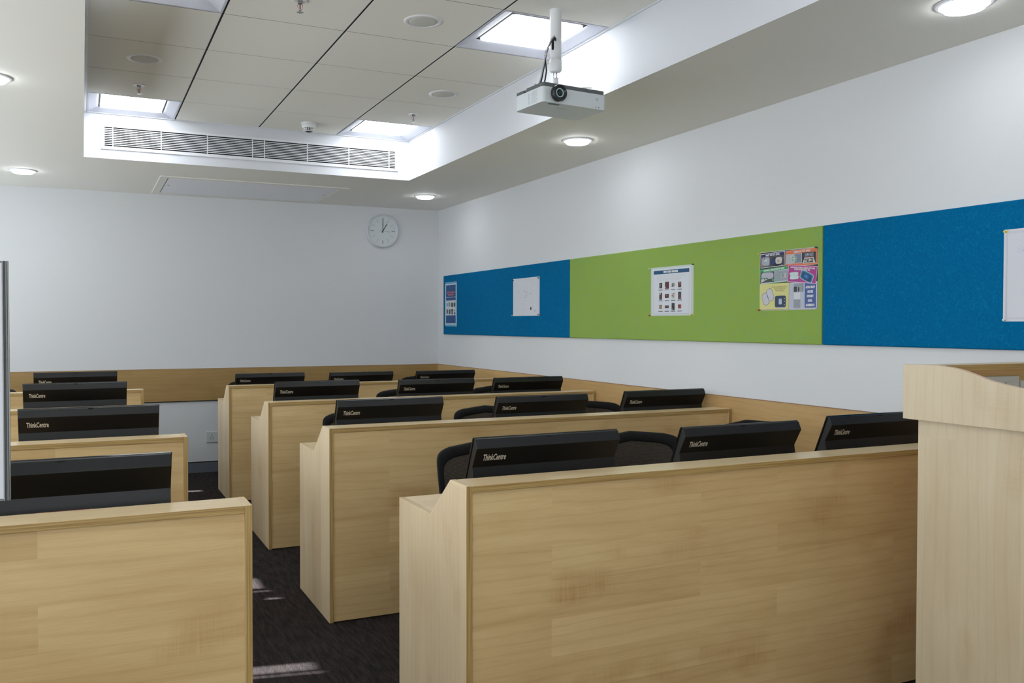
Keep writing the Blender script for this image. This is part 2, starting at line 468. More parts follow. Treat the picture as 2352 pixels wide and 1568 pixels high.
m.box((AX0, AY0, HT - 0.004), (AX0 + 0.02, AY1, HT + 0.01), M_whitem)
m.box((AX1 - 0.014, AY0, HT - 0.004), (AX1, AY1, HT + 0.01), M_whitem)
m.box((AX0 + 0.02, AY1 - 0.014, HT - 0.004), (AX1 - 0.014, AY1, HT + 0.01), M_whitem)
for i in range(3):
    x = GX + 0.6 * i
    m.box((x - 0.0125, AY0, HT - 0.0008), (x - 0.0105, AY1 - 0.014, HT - 0.0002), M_whitem)
struct(m.build('trim_1'))

# skirting and wood strip
struct(MB().box((XL, YB - 0.012, 0), (XW, YB, 0.093), M_skirt).box((XL, YB - 0.013, 0.093), (XW, YB, 0.1), M_black).build('baseboard_back'))
struct(MB().box((XW - 0.012, YF, 0), (XW, YB - 0.012, 0.093), M_skirt).box((XW - 0.013, YF, 0.093), (XW, YB - 0.013, 0.1), M_black).build('baseboard_right'))
struct(MB().box((XL, YF, 0), (XL + 0.012, YB - 0.012, 0.093), M_skirt).build('baseboard_left'))
struct(MB().box((XL, YB - 0.018, 0.665), (XW, YB, 0.957), M_wains_b).box((XL, YB - 0.0182, 0.957), (XW, YB, 0.959), M_redge).box((XL, YB - 0.0186, 0.660), (XW, YB, 0.6655), M_black).build('trim_2'))
struct(MB().box((XW - 0.018, YF, 0.665), (XW, YB - 0.018, 0.957), M_wains_r).box((XW - 0.0182, YF, 0.957), (XW, YB - 0.018, 0.959), M_redge).build('trim_3'))

# windows; unseen blinds added to block the sun, slits cut to shape its streaks
slits = []
def slit(fx0, fx1, fy0, fy1):
    """a floor patch, traced back along the sun to the window plane"""
    xm = XL + 0.02
    t0 = (fx0 - xm) / 3; t1 = (fx1 - xm) / 3
    z0, z1 = -SUN.z * t0, -SUN.z * t1
    tm = (t0 + t1) / 2
    slits.append((fy0 + 0.6 * tm, fy1 + 0.6 * tm, z0, z1))
slit(0.25, 0.86, 3.385, 3.397); slit(0.25, 0.84, 3.425, 3.50); slit(0.45, 0.80, 3.19, 3.22)
slit(0.30, 0.875, 4.512, 4.524); slit(0.835, 0.895, 4.24, 4.34); slit(0.55, 0.845, 4.55, 4.74)
slit(0.40, 0.885, 7.40, 7.46); slit(0.40, 0.875, 7.62, 7.80)
for i, (a, b) in enumerate(WINDOWS):
    wn = thing('window_%d' % (i + 1), None, None, (XL - T / 2, (a + b) / 2, WZ0)); wn['kind'] = 'structure'
    h = (b - a) / 2; H = WZ1 - WZ0
    f = MB()
    for q in ((-h, -h + 0.05), (h - 0.05, h), (-0.025, 0.025)): f.box((-0.03, q[0], 0), (0.03, q[1], H), M_whitem)
    f.box((-0.03, -h, 0), (0.03, h, 0.05), M_whitem); f.box((-0.03, -h, H - 0.05), (0.03, h, H), M_whitem)
    struct(f.build('window_frame', wn)); struct(MB().box((-0.004, -h + 0.05, 0.05), (0.004, h - 0.05, H - 0.05), M_wglass).build('window_pane', wn))
    holes = [(max(s[0], a), min(s[1], b), s[2], s[3]) for s in slits if s[0] < b and s[1] > a]
    # blind: a grid of rectangles without the holes
    yc = sorted({a - 0.03, b + 0.03} | {v for q in holes for v in q[:2]}); zc = sorted({WZ0 - 0.03, WZ1 + 0.06} | {v for q in holes for v in q[2:]})
    bl = MB()
    for y0, y1 in zip(yc, yc[1:]):
        for z0, z1 in zip(zc, zc[1:]):
            ym, zm = (y0 + y1) / 2, (z0 + z1) / 2
            if any(q[0] < ym < q[1] and q[2] < zm < q[3] for q in holes): continue
            bl.box((XL + 0.012, y0, z0), (XL + 0.015, y1, z1), M_blind)
    bl.tube([(XL + 0.03, a - 0.04, WZ1 + 0.08), (XL + 0.03, b + 0.04, WZ1 + 0.08)], 0.026, M_whitem)
    tag(bl.build('roller_blind', fix=False), 'closed pale grey roller blind of the %s window in the long window wall' % ('nearest', 'second', 'third', 'farthest')[i], 'blind', 'roller blinds')

# ------------------------------------------------------------------ lit ceiling tiles
def light_panel(c, r, label):
    x0, x1, y0, y1 = tile_rect(c, r)
    cx, cy = (GX - 0.3 + 0.6 * c), (y0 + y1) / 2
    o = thing('ceiling_light', label, 'light', (cx, cy, HT), 0, 'square recessed ceiling lights')
    a, b = x0 - cx + 0.004, x1 - cx - 0.004; e = (y1 - y0) / 2 - 0.003
    hs, rise = 0.20, 0.034
    hy = min(hs, e - 0.07)
    outer = [(a, -e), (b, -e), (b, e), (a, e)]
    inr = [(-hs, -hy), (hs, -hy), (hs, hy), (-hs, hy)]
    m = MB()
    lip = 0.012
    o2 = [(a + lip, -e + lip), (b - lip, -e + lip), (b - lip, e - lip), (a + lip, e - lip)]
    pts = [(x, y, 0) for x, y in outer] + [(x, y, 0) for x, y in o2] + [(x, y, rise) for x, y in inr] + [(x, y, rise + 0.03) for x, y in outer]
    fs = []
    for i in range(4):
        j = (i + 1) % 4
        fs += [(i, j, 4 + j, 4 + i), (4 + i, 4 + j, 8 + j, 8 + i), (i, 12 + i, 12 + j, j)]
    fs.append((12, 13, 14, 15))
    m.add(pts, fs, M_refl)
    m.box((-hs - 0.01, -hy - 0.01, rise - 0.002), (hs + 0.01, hy + 0.01, rise + 0.02), M_refl)
    m.build('reflector', o)
    k = 0.014
    oc = [(-hs + k, -hy), (hs - k, -hy), (hs, -hy + k), (hs, hy - k), (hs - k, hy), (-hs + k, hy), (-hs, hy - k), (-hs, -hy + k)]
    d = MB(); d.prism([(x, y) for x, y in oc], 'z', rise - 0.014, rise - 0.0025, M_glow)
    d.build('diffuser', o)
for (c, r), lb in zip(PANELS, ['lit square ceiling panel above the left end of the long air grille', 'lit square ceiling panel above the right end of the long air grille',
                               'square ceiling light mostly cut off by the top edge, upper left', 'lit square ceiling panel right behind the projector pole',
                               'square ceiling light over the camera, left side of the bay, out of the photo', 'square ceiling light over the camera, right side of the bay, out of the photo']):
    light_panel(c, r, lb)

# ------------------------------------------------------------------ downlights
def downlight(x, y, label):
    o = thing('downlight', label, 'light', (x, y, HC), 0, 'round downlights in the soffit')
    MB().lathe([(0.074, 0.004), (0.076, -0.004), (0.084, -0.009), (0.094, -0.006), (0.097, 0.0), (0.09, 0.006)], (0, 0, 0), M_whitem, 40, caps=(False, False)).build('rim', o)
    MB().lathe([(0.001, -0.026), (0.05, -0.0255), (0.068, -0.022), (0.074, -0.012), (0.075, 0.003)], (0, 0, 0), M_dglow, 40).build('diffuser', o)
DL = ['round lit downlight in the soffit to the right of the projector', 'round lit downlight in the soffit nearest the back right corner, above the wall clock side',
      'large looking round downlight cut by the top edge at the upper right', 'round lit downlight in the left soffit near the back wall', 'round downlight cut by the left edge of the photo',
      'round downlight in the right soffit behind the camera, out of the photo', 'round downlight in the left soffit beside the camera, out of the photo', 'round downlight in the left soffit behind the camera, out of the photo']
for (x, y), lb in zip(DOWNLIGHTS, DL): downlight(x, y, lb)

# ------------------------------------------------------------------ ceiling speakers, sprinklers, smoke detector
def speaker(x, y, label):
    o = thing('ceiling_speaker', label, 'speaker', (x, y, HT), 0, 'round ceiling speakers')
    MB().lathe([(0.072, 0.0), (0.074, -0.004), (0.084, -0.006), (0.093, -0.003), (0.096, 0.001)], (0, 0, 0), M_white, 40, caps=(False, False)).build('rim', o)
    MB().lathe([(0.001, -0.009), (0.03, -0.0085), (0.055, -0.007), (0.070, -0.003), (0.0735, 0.0)], (0, 0, 0), plain('speaker_grille', srgb(206, 206, 200), 0.7, bump=0.5, bscale=2500), 40).build('grille', o)
for x, y, lb in [(0.329, 5.208, 'round white ceiling speaker in the left column of tiles'), (1.531, 4.003, 'round white ceiling speaker nearest the top edge of the photo, left of the projector pole'),
                 (2.132, 5.204, 'round white ceiling speaker in the tile column above the projector, left of the projector body')]: speaker(x, y, lb)

def sprinkler(x, y, label):
    o = thing('fire_sprinkler', label, 'sprinkler', (x, y, HT), 0, 'pendent fire sprinklers')
    MB().lathe([(0.012, -0.001), (0.02, -0.006), (0.033, -0.005), (0.036, 0.0)], (0, 0, 0), M_white, 28).build('escutcheon', o)
    m = MB(); m.lathe([(0.011, 0), (0.011, -0.016), (0.008, -0.018)], (0, 0, 0), M_silver, 16)
    for s in (-1, 1): m.tube([(s * 0.009, 0, -0.014), (s * 0.0115, 0, -0.026), (s * 0.009, 0, -0.038), (s * 0.002, 0, -0.047)], 0.0018, M_silver, 8)
    m.lathe([(0.004, -0.044), (0.004, -0.052), (0.001, -0.052)], (0, 0, 0), M_silver, 12)
    m.build('frame_arms', o)
    MB().lathe([(0.001, -0.018), (0.0028, -0.02), (0.0028, -0.038), (0.001, -0.042)], (0, 0, 0), M_red, 12).build('glass_bulb', o)
    d = MB(); d.lathe([(0.005, -0.052), (0.005, -0.054)], (0, 0, 0), M_silver, 12)
    for i in range(8):
        a = 2 * pi * i / 8; R = Matrix.Rotation(a, 4, 'Z')
        d.box((0.004, -0.0028, -0.055), (0.0155, 0.0028, -0.0535), M_silver, T=R)
    d.build('deflector', o)
for x, y, lb in [(0.332, 5.79, 'pendent sprinkler with red bulb in the left column of tiles, near the back'), (0.921, 3.98, 'pendent sprinkler with red bulb at the top edge of the photo'),
                 (2.142, 5.79, 'pendent sprinkler with red bulb near the back light on the projector side')]: sprinkler(x, y, lb)

o = thing('smoke_detector', 'round white smoke detector on the ceiling above the middle of the air grille', 'detector', (1.532, 6.36, HT))
MB().lathe([(0.056, 0), (0.056, -0.012), (0.052, -0.016)], (0, 0, 0), M_white, 36).build('base', o)
MB().lathe([(0.050, -0.015), (0.050, -0.03), (0.044, -0.04)], (0, 0, 0), M_white, 36).build('housing', o)
m = MB(); m.lathe([(0.030, -0.041), (0.03, -0.058), (0.024, -0.064), (0.001, -0.065)], (0, 0, 0), M_black, 28)
for i in range(14):
    R = Matrix.Rotation(2 * pi * i / 14, 4, 'Z'); m.box((0.028, -0.002, -0.062), (0.041, 0.002, -0.038), M_white, T=R)
m.lathe([(0.034, -0.050), (0.041, -0.050), (0.040, -0.053), (0.034, -0.053)], (0, 0, 0), M_white, 28)
m.lathe([(0.001, -0.0645), (0.033, -0.0635), (0.035, -0.060), (0.03, -0.059)], (0, 0, 0), M_white, 28)
m.build('sensor_cage', o)

# ------------------------------------------------------------------ air grille and access panel
o = thing('air_grille', 'long white slatted air grille in the upright face of the ceiling bay', 'air vent', (1.23, AY1, 2.687))
gx0, gx1, gz0, gz1 = 0.131 - 1.23, 2.329 - 1.23, 2.597 - 2.687, 2.769 - 2.687
m = MB(); fwid = 0.022
m.box((gx0, -0.008, gz1 - 0.016), (gx1, 0.0, gz1), M_whitem); m.box((gx0, -0.008, gz0), (gx1, 0.0, gz0 + fwid), M_whitem)
m.box((gx0, -0.008, gz0 + fwid), (gx0 + fwid, 0.0, gz1 - 0.016), M_whitem); m.box((gx1 - fwid, -0.008, gz0 + fwid), (gx1, 0.0, gz1 - 0.016), M_whitem)
m.build('grille_frame', o)
MB().box((gx0 + 0.01, -0.0015, gz0 + 0.01), (gx1 - 0.01, -0.0005, gz1 - 0.01), plain('duct_dark', srgb(20, 24, 22), 0.9)).build('dark_backing', o)
m = MB(); zt, zb = gz1 - 0.016, gz0 + fwid; ns = 10; pitch = (zt - zb) / (ns + 0.9)
for i in range(ns):
    z = zt - pitch * (i + 0.95)
    m.box((gx0 + fwid, -0.0075, z - 0.0027), (gx1 - fwid, -0.004, z + 0.0027), M_whitem)
m.build('slats', o)
for x in (0.207, 0.529, 0.851, 1.177, 1.266, 1.593, 1.923, 2.255):
    MB().box((x - 1.23 - 0.003, -0.0078, zb), (x - 1.23 + 0.003, -0.0015, zt), M_whitem).build('divider', o)

o = thing('access_panel', 'flat rectangular access hatch in the soffit below the air grille', 'hatch', (1.335, 7.72, HC))
a, b, c, d = 0.57 - 1.335, 2.10 - 1.335, 7.245 - 7.72, 8.21 - 7.72
m = MB()
for q in (((a, c), (b, c + 0.06)), ((a, d - 0.055), (b, d)), ((a, c + 0.06), (a + 0.06, d - 0.055)), ((b - 0.07, c + 0.06), (b, d - 0.055))):
    m.box((q[0][0], q[0][1], -0.006), (q[1][0], q[1][1], 0.002), M_ceil)
m.build('panel_frame', o)
m = MB(); m.box((a + 0.061, c + 0.061, -0.001), (b - 0.071, d - 0.056, 0.002), M_black); m.box((a + 0.067, c + 0.067, -0.004), (b - 0.077, d - 0.062, -0.001), M_panelgrey)
m.box((1.10 - 1.335, -0.023, -0.0045), (1.72 - 1.335, -0.0205, -0.004), M_whitem)
m.build('hatch', o)
for x in (0.667, 1.986): MB().lathe([(0.009, -0.0035), (0.009, -0.0055)], (x - 1.335, -0.03, 0), M_grey, 16).build('lock', o)

# ------------------------------------------------------------------ wall clock
o = thing('wall_clock', 'round white wall clock showing one o\'clock on the back wall', 'clock', (2.737, YB, 2.295))
MB().lathe([(0.148, -0.030), (0.151, -0.041), (0.158, -0.044), (0.164, -0.040), (0.167, -0.026), (0.166, 0.0)], (0, 0, 0), plain('clock_rim', srgb(212, 214, 222), 0.3), 64, axis='y', caps=(False, False)).build('rim', o)
m = MB(); m.lathe([(0.15, -0.001), (0.15, -0.030), (0.001, -0.030)], (0, 0, 0), plain('clock_dial', srgb(214, 220, 222), 0.5), 48, axis='y'); m.build('dial', o)
m = MB()
tick = flat(128, 134, 138)
for i in range(1, 12):
    R = Matrix.Rotation(-2 * pi * i / 12, 4, 'Y').inverted()
    wd = 0.0035 if i in (3, 6, 9) else 0.0012
    MB().box((-wd, -0.0312, 0.092), (wd, -0.0302, 0.128), tick, T=Matrix.Rotation(2 * pi * i / 12, 4, 'Y')).build('hour_mark', o)
MB().box((-0.008, -0.0312, 0.0655), (0.008, -0.0302, 0.0685), tick).build('maker_mark', o)
blk = flat(26, 28, 32)
MB().box((-0.0025, -0.0345, -0.02), (0.0025, -0.0335, 0.125), blk).build('minute_hand', o)
MB().box((-0.0032, -0.033, -0.018), (0.0032, -0.032, 0.082), blk, T=Matrix.Rotation(radians(32), 4, 'Y')).build('hour_hand', o)
MB().box((-0.0009, -0.036, -0.032), (0.0009, -0.0352, 0.078), flat(90, 90, 80), T=Matrix.Rotation(radians(97), 4, 'Y')).lathe([(0.005, -0.031), (0.005, -0.0365)], (0, 0, 0), blk, 14, axis='y').build('second_hand', o)

# ------------------------------------------------------------------ sockets
def socket(name, label, loc, rz, w_, h_, double=True):
    o = thing(name, label, 'socket', loc, rz)
    m = MB(); m.box((-w_ / 2, -0.010, -h_ / 2), (w_ / 2, 0, h_ / 2), M_sock); m.build('cover_plate', o, bevel=0.002)
    m = MB(); hole = M_black; cx = -w_ / 2 + 0.052 if double else 0
    for dx, dz, r in ((0, 0.021, 0.0048), (0, 0.004, 0.0036), (-0.014, -0.008, 0.0036), (0.014, -0.008, 0.0036), (-0.009, -0.019, 0.003), (0.009, -0.019, 0.003)):
        m.lathe([(r, -0.0102), (r, -0.0106)], (cx + dx, 0, dz), hole, 12, axis='y')
    m.build('pin_holes', o)
    if double: MB().box((cx + 0.036, -0.013, -0.028), (cx + 0.058, -0.0095, 0.03), M_sock).build('rocker_switch', o, bevel=0.001)
    return o
socket('wall_socket', 'white power socket low on the back wall beside the farthest right desk', (1.106, YB, 0.322), 0, 0.142, 0.098)

# ------------------------------------------------------------------ pin boards and what is pinned to them
def board(y0, y1, mat, label):
    m = MB(); m.box((XW - 0.018, y0 + 0.002, 1.265), (XW - 0.0005, y1 - 0.002, 1.853), mat)
    return tag(m.build('pinboard', bevel=0.006, seg=3), label, 'pinboard', 'felt pinboards along the right wall')
board(5.637, 8.13, M_blue, 'blue felt pinboard beside the back corner, nearest the wall clock')
board(3.20, 5.637, M_green, 'lime green felt pinboard between the two blue ones')
board(0.76, 3.20, M_blue, 'blue felt pinboard behind the lectern, cut off by the right edge')

PX = XW - 0.018
def PT(y, z, layer=1, rot=0.0):
    """matrix that puts a drawing's xy plane on the right wall (x of the drawing runs towards the camera)"""
    return Matrix.Translation((PX - 0.0006 - 0.0003 * layer, y, z)) @ Matrix(((0, 0, -1, 0), (-1, 0, 0, 0), (0, 1, 0, 0), (0, 0, 0, 1))) @ Matrix.Rotation(rot, 4, 'Z')
class Sheet(MB):
    """drawing in u (0..W, to the right) and v (0..H, up)"""
    def __init__(s, y_left, z_bot, W, H): super().__init__(); s.y, s.z, s.W, s.H = y_left, z_bot, W, H
    def T(s, u, v, layer, rot=0): return PT(s.y - u, s.z + v, layer, rot)
    def rect(s, u0, v0, u1, v1, mat, layer=1, rot=0.0):
        cu, cv = (u0 + u1) / 2, (v0 + v1) / 2; a, b = (u1 - u0) / 2, (v1 - v0) / 2
        Tm = s.T(cu, cv, layer, rot)
        s.add([Tm @ Vector(q) for q in ((-a, -b, 0), (a, -b, 0), (a, b, 0), (-a, b, 0))], [(0, 1, 2, 3)], mat)
    def poly(s, pts, mat, layer=1):
        s.add([s.T(u, v, layer) @ Vector((0, 0, 0)) for u, v in pts], [tuple(range(len(pts)))], mat)
    def round(s, cu, cv, a, b, mat, layer=1, rot=0.0, p=0.6):
        Tm = s.T(cu, cv, layer, rot); n = 28
        pts = []
        for i in range(n):
            t = 2 * pi * i / n
            pts.append(Tm @ Vector((a * math.copysign(abs(cos(t)) ** p, cos(t)), b * math.copysign(abs(sin(t)) ** p, sin(t)), 0)))
        s.add(pts, [tuple(range(n))], mat)
    def write(s, body, u, v, size, mat, layer=3, rot=0.0, **k): s.text(body, size, mat, s.T(u, v, layer, rot), **k)
    def lines(s, u0, u1, v, n, dv, mat, th=0.0012, layer=2, seed=1):
        rr = random.Random(seed)
        for i in range(n):
            a = u0; vv = v - i * dv
            end = u1 - (rr.random() * 0.3 * (u1 - u0) if i == n - 1 else rr.random() * 0.04)
            while a < end:
                l = rr.uniform(0.006, 0.02); s.rect(a, vv - th / 2, min(a + l, end), vv + th / 2, mat, layer); a += l + 0.003
    def done(s, name, label, cat, group=None, base=None):
        s.box((PX - 0.0006, s.y - s.W, s.z), (PX, s.y, s.z + s.H), base or flat(214, 218, 224))
        o = s.build(name, fix=False); return tag(o, label, cat, group)
def pin(y, z, col, label):
    o = thing('push_pin', label, 'pin', (PX - 0.001, y, z), 0, 'push pins on the boards')
    mt = flat(*col, rough=0.35)
    MB().lathe([(0.005, 0.0), (0.005, -0.0015), (0.0028, -0.003), (0.0025, -0.008), (0.0042, -0.010), (0.0042, -0.0125), (0.001, -0.013)], (0, 0, 0), mt, 14, axis='x').build('grip', o)
YEL, REDP, BLK, GRN, WHT, ORG = (222, 200, 30), (190, 30, 26), (24, 28, 30), (20, 90, 60), (214, 218, 222), (214, 190, 120)

# blue poster at the far left of the first board
s = Sheet(8.086, 1.345, 0.305, 0.44)
nv, wt = flat(24, 78, 134), flat(208, 212, 216)
lam = flat(90, 170, 200)
s.H = 0.44
s.rect(0.012, 0.018, 0.293, 0.422, wt, 1); s.rect(0.03, 0.032, 0.278, 0.41, nv, 2)
rd = flat(226, 120, 96)
s.write('COMPONENTS OF AN IMPROVISED', 0.154, 0.335, 0.022, rd, 3, maxw=0.21, bold=0.0006); s.write('EXPLOSIVE DEVICE', 0.154, 0.312, 0.022, rd, 3, maxw=0.14, bold=0.0006)
s.rect(0.03, 0.288, 0.278, 0.292, wt, 3)
s.rect(0.032, 0.11, 0.276, 0.258, wt, 3)
for q, col in (((0.045, 0.20, 0.075, 0.235), (70, 150, 200)), ((0.095, 0.195, 0.145, 0.24), (120, 150, 158)), ((0.165, 0.19, 0.215, 0.235), (50, 60, 66)), ((0.228, 0.192, 0.27, 0.236), (56, 64, 76)),
               ((0.045, 0.125, 0.08, 0.172), (50, 56, 60)), ((0.1, 0.12, 0.15, 0.17), (60, 96, 104)), ((0.17, 0.115, 0.21, 0.172), (98, 92, 120)), ((0.165, 0.155, 0.2, 0.172), (190, 200, 80)), ((0.23, 0.15, 0.255, 0.165), (96, 86, 90)), ((0.235, 0.118, 0.268, 0.14), (40, 60, 80))):
    s.round((q[0] + q[2]) / 2, (q[1] + q[3]) / 2, (q[2] - q[0]) / 2, (q[3] - q[1]) / 2, flat(*col), 4)
s.done('poster', 'navy blue poster with white border and rows of small pictures next to the back corner', 'poster', 'sheets pinned to the boards', lam)
# floor plan sheet
s = Sheet(6.568, 1.436, 0.465, 0.312)
ln, ln2 = flat(198, 202, 208), flat(188, 192, 198)
def fr(u0, v0, u1, v1, mat, th=0.0012):
    s.rect(u0, v0, u1, v0 + th, mat, 2); s.rect(u0, v1 - th, u1, v1, mat, 2); s.rect(u0, v0, u0 + th, v1, mat, 2); s.rect(u1 - th, v0, u1, v1, mat, 2)
fr(0.02, 0.015, 0.445, 0.297, ln)
for q in ((0.06, 0.15, 0.27, 0.235), (0.06, 0.15, 0.13, 0.19), (0.13, 0.15, 0.2, 0.235), (0.2, 0.12, 0.27, 0.2), (0.31, 0.14, 0.33, 0.27), (0.29, 0.11, 0.43, 0.125), (0.02, 0.045, 0.29, 0.05), (0.15, 0.05, 0.25, 0.10), (0.34, 0.2, 0.42, 0.26)):
    fr(*q, ln)
s.lines(0.03, 0.1, 0.27, 4, 0.012, ln, seed=3); s.lines(0.31, 0.41, 0.075, 3, 0.01, ln2, seed=4); s.lines(0.16, 0.24, 0.09, 4, 0.01, ln2, seed=5); s.lines(0.3, 0.4, 0.285, 2, 0.008, ln2, seed=6); s.lines(0.03, 0.1, 0.085, 5, 0.012, ln, seed=8)
for u, v in ((0.095, 0.205), (0.215, 0.205), (0.245, 0.165), (0.245, 0.19), (0.225, 0.155), (0.315, 0.18)): s.rect(u - 0.004, v - 0.003, u + 0.004, v + 0.003, flat(70, 72, 78), 3)
s.rect(0.31, 0.048, 0.33, 0.07, flat(30, 32, 36), 3); s.round(0.39, 0.04, 0.018, 0.012, ln, 3, p=1)
s.done('floor_plan', 'white sheet with a faint line drawing on the far blue board', 'paper sheet', 'sheets pinned to the boards')
# improvised firearms poster
s = Sheet(4.614, 1.420, 0.425, 0.306)
s.H = 0.306; wp = flat(212, 217, 224); s.rect(0.016, 0.006, 0.402, 0.296, wp, 1)
hb = flat(16, 78, 116); s.rect(0.03, 0.262, 0.386, 0.285, hb, 2)
s.write('IMPROVISED FIREARMS', 0.204, 0.2735, 0.017, flat(232, 236, 240), 3, maxw=0.145, bold=0.0008)
e_ = flat(120, 130, 144)
for q in ((0.03, 0.012, 0.0312, 0.262), (0.3848, 0.012, 0.386, 0.262), (0.03, 0.012, 0.386, 0.0132)): s.rect(*q, e_, 2)
tx = flat(172, 176, 182)
s.lines(0.065, 0.35, 0.249, 2, 0.006, tx, 0.001, seed=1); s.lines(0.065, 0.345, 0.233, 3, 0.006, tx, 0.001, seed=2)
rr = random.Random(5)
cols = [(40, 44, 46), (96, 40, 44), (150, 150, 140), (84, 40, 44), (70, 60, 60), (80, 40, 38), (190, 190, 186), (60, 60, 62), (150, 110, 60), (70, 70, 70), (60, 64, 66), (150, 70, 56)]
for r_ in range(3):
    for c_ in range(4):
        u = 0.104 + c_ * 0.0635; v = 0.190 - r_ * 0.067
        col = cols[r_ * 4 + c_]; hgt = (0.017, 0.022, 0.012)[(r_ + c_) % 3] if (r_, c_) != (2, 1) else 0.008
        wd = 0.015 if c_ != 1 else 0.02
        s.rect(u - wd, v - hgt, u + wd, v + hgt, flat(*col), 3)
        for k in range(5):
            du, dv = rr.uniform(-wd, wd * 0.5), rr.uniform(-hgt, hgt * 0.6); g = rr.choice([(180, 180, 176), (30, 30, 32), (170, 60, 54), (120, 120, 116), (200, 180, 150)])
            s.rect(u + du, v + dv, u + min(du + rr.uniform(0.004, 0.014), wd), v + min(dv + rr.uniform(0.003, 0.009), hgt), flat(*g), 4)
        s.rect(u - 0.022, v - 0.030, u + 0.022, v - 0.0265, flat(44, 46, 52), 3)
s.done('poster', 'white poster with dark blue header and three rows of small pictures on green board', 'poster', 'sheets pinned to the boards', flat(196, 206, 200))
# first aid collage poster
s = Sheet(3.632, 1.441, 0.406, 0.311)
s.rect(0.002, 0.003, 0.404, 0.308, flat(34, 34, 38), 1)
wt = flat(222, 222, 226)
def card(u0, v0, u1, v1, border, fill, rot=0, layer=2):
    s.rect(u0, v0, u1, v1, border, layer, rot); s.rect(u0 + 0.003, v0 + 0.003, u1 - 0.003, v1 - 0.003, fill, layer + 1, rot)
W_, H_ = s.W, s.H
card(0.006, 0.228, 0.184, 0.303, wt, flat(44, 40, 96), 0.03); s.write('FIRST AID KIT (FAK)', 0.095, 0.292, 0.012, wt, 6, rot=0.03, maxw=0.1, bold=0.0006)
s.rect(0.012, 0.233, 0.075, 0.284, flat(120, 112, 96), 4, 0.03); s.round(0.045, 0.26, 0.028, 0.022, flat(166, 172, 186), 5); s.rect(0.032, 0.262, 0.052, 0.27, flat(210, 226, 216), 6); s.rect(0.035, 0.266, 0.041, 0.272, flat(40, 90, 66), 7)
s.rect(0.078, 0.233, 0.178, 0.286, flat(70, 72, 76), 4, 0.03); s.round(0.125, 0.255, 0.045, 0.024, flat(28, 30, 36), 5, p=0.8); s.round(0.098, 0.254, 0.014, 0.018, flat(30, 54, 104), 6); s.round(0.14, 0.26, 0.024, 0.018, flat(196, 194, 192), 6); s.rect(0.128, 0.256, 0.142, 0.262, flat(206, 120, 84), 7, 0.3)
card(0.188, 0.222, 0.401, 0.306, flat(226, 170, 140), flat(216, 112, 64), 0.02); s.write('MEDICAL KIT (MK)', 0.30, 0.295, 0.012, wt, 6, rot=0.02, maxw=0.11, bold=0.0006)
s.rect(0.192, 0.236, 0.30, 0.286, flat(178, 180, 184), 4); s.rect(0.25, 0.24, 0.296, 0.284, flat(122, 130, 146), 5); s.rect(0.232, 0.248, 0.262, 0.274, flat(176, 200, 192), 6)
for u, v in ((0.236, 0.252), (0.253, 0.252), (0.236, 0.266), (0.253, 0.266)): s.rect(u, v, u + 0.007, v + 0.006, flat(30, 96, 70), 7)
s.rect(0.30, 0.232, 0.392, 0.288, flat(46, 46, 48), 4); s.rect(0.318, 0.262, 0.376, 0.284, flat(120, 132, 150), 5); s.rect(0.322, 0.262, 0.374, 0.267, flat(120, 40, 50), 6); s.poly([(0.302, 0.232), (0.39, 0.232), (0.376, 0.262), (0.318, 0.262)], flat(196, 196, 192), 5); s.rect(0.318, 0.236, 0.374, 0.256, flat(60, 60, 64), 6)
for k in range(12):
    a_, b_ = rr.uniform(0.32, 0.362), rr.uniform(0.237, 0.25); s.rect(a_, b_, a_ + rr.uniform(0.005, 0.012), b_ + rr.uniform(0.003, 0.006), flat(210, 210, 208), 7)
card(0.004, 0.142, 0.214, 0.223, flat(70, 176, 100), flat(196, 198, 200), 0.05); s.rect(0.006, 0.207, 0.212, 0.219, flat(20, 156, 88), 5, 0.05); s.write('UNIVERSAL PRECAUTION KIT (UPK)', 0.105, 0.2135, 0.011, wt, 6, rot=0.05, maxw=0.15, bold=0.0005)
s.rect(0.008, 0.148, 0.108, 0.204, flat(70, 74, 78), 5, 0.03); s.round(0.058, 0.184, 0.045, 0.018, flat(176, 178, 190), 6); s.poly([(0.01, 0.148), (0.06, 0.165), (0.015, 0.172)], flat(206, 204, 200), 6); s.round(0.1, 0.16, 0.008, 0.006, flat(60, 170, 100), 7)
s.rect(0.112, 0.152, 0.206, 0.206, flat(150, 158, 168), 5, 0.03); s.rect(0.148, 0.172, 0.168, 0.188, flat(90, 130, 120), 6); s.rect(0.155, 0.170, 0.161, 0.19, flat(216, 228, 222), 7); s.rect(0.15, 0.177, 0.166, 0.183, flat(216, 228, 222), 7); s.rect(0.18, 0.168, 0.194, 0.192, flat(190, 186, 186), 6)
def specks(u0, v0, u1, v1, pal, n, layer=7, big=0.012):
    for _ in range(n):
        a_, b_ = rr.uniform(u0, u1), rr.uniform(v0, v1); w1, h1 = rr.uniform(0.003, big), rr.uniform(0.002, big * 0.6)
        s.rect(a_, b_, min(a_ + w1, u1), min(b_ + h1, v1), flat(*rr.choice(pal)), layer + rr.random() * 0.9, rr.uniform(-0.4, 0.4) if min(u1 - a_, v1 - b_) > 0.01 else 0)
specks(0.080, 0.235, 0.176, 0.282, [(50, 54, 58), (120, 124, 128), (24, 26, 30), (150, 146, 140), (34, 50, 84)], 16, 5)
specks(0.122, 0.244, 0.158, 0.272, [(220, 218, 214), (160, 160, 160), (60, 62, 66)], 9, 8, 0.009)
specks(0.014, 0.236, 0.040, 0.280, [(90, 84, 74), (150, 140, 120), (60, 60, 62)], 6, 5)
specks(0.196, 0.238, 0.232, 0.282, [(190, 192, 196), (168, 170, 176)], 6, 5)
specks(0.262, 0.242, 0.296, 0.282, [(104, 112, 128), (140, 148, 160), (196, 198, 206)], 6, 6)
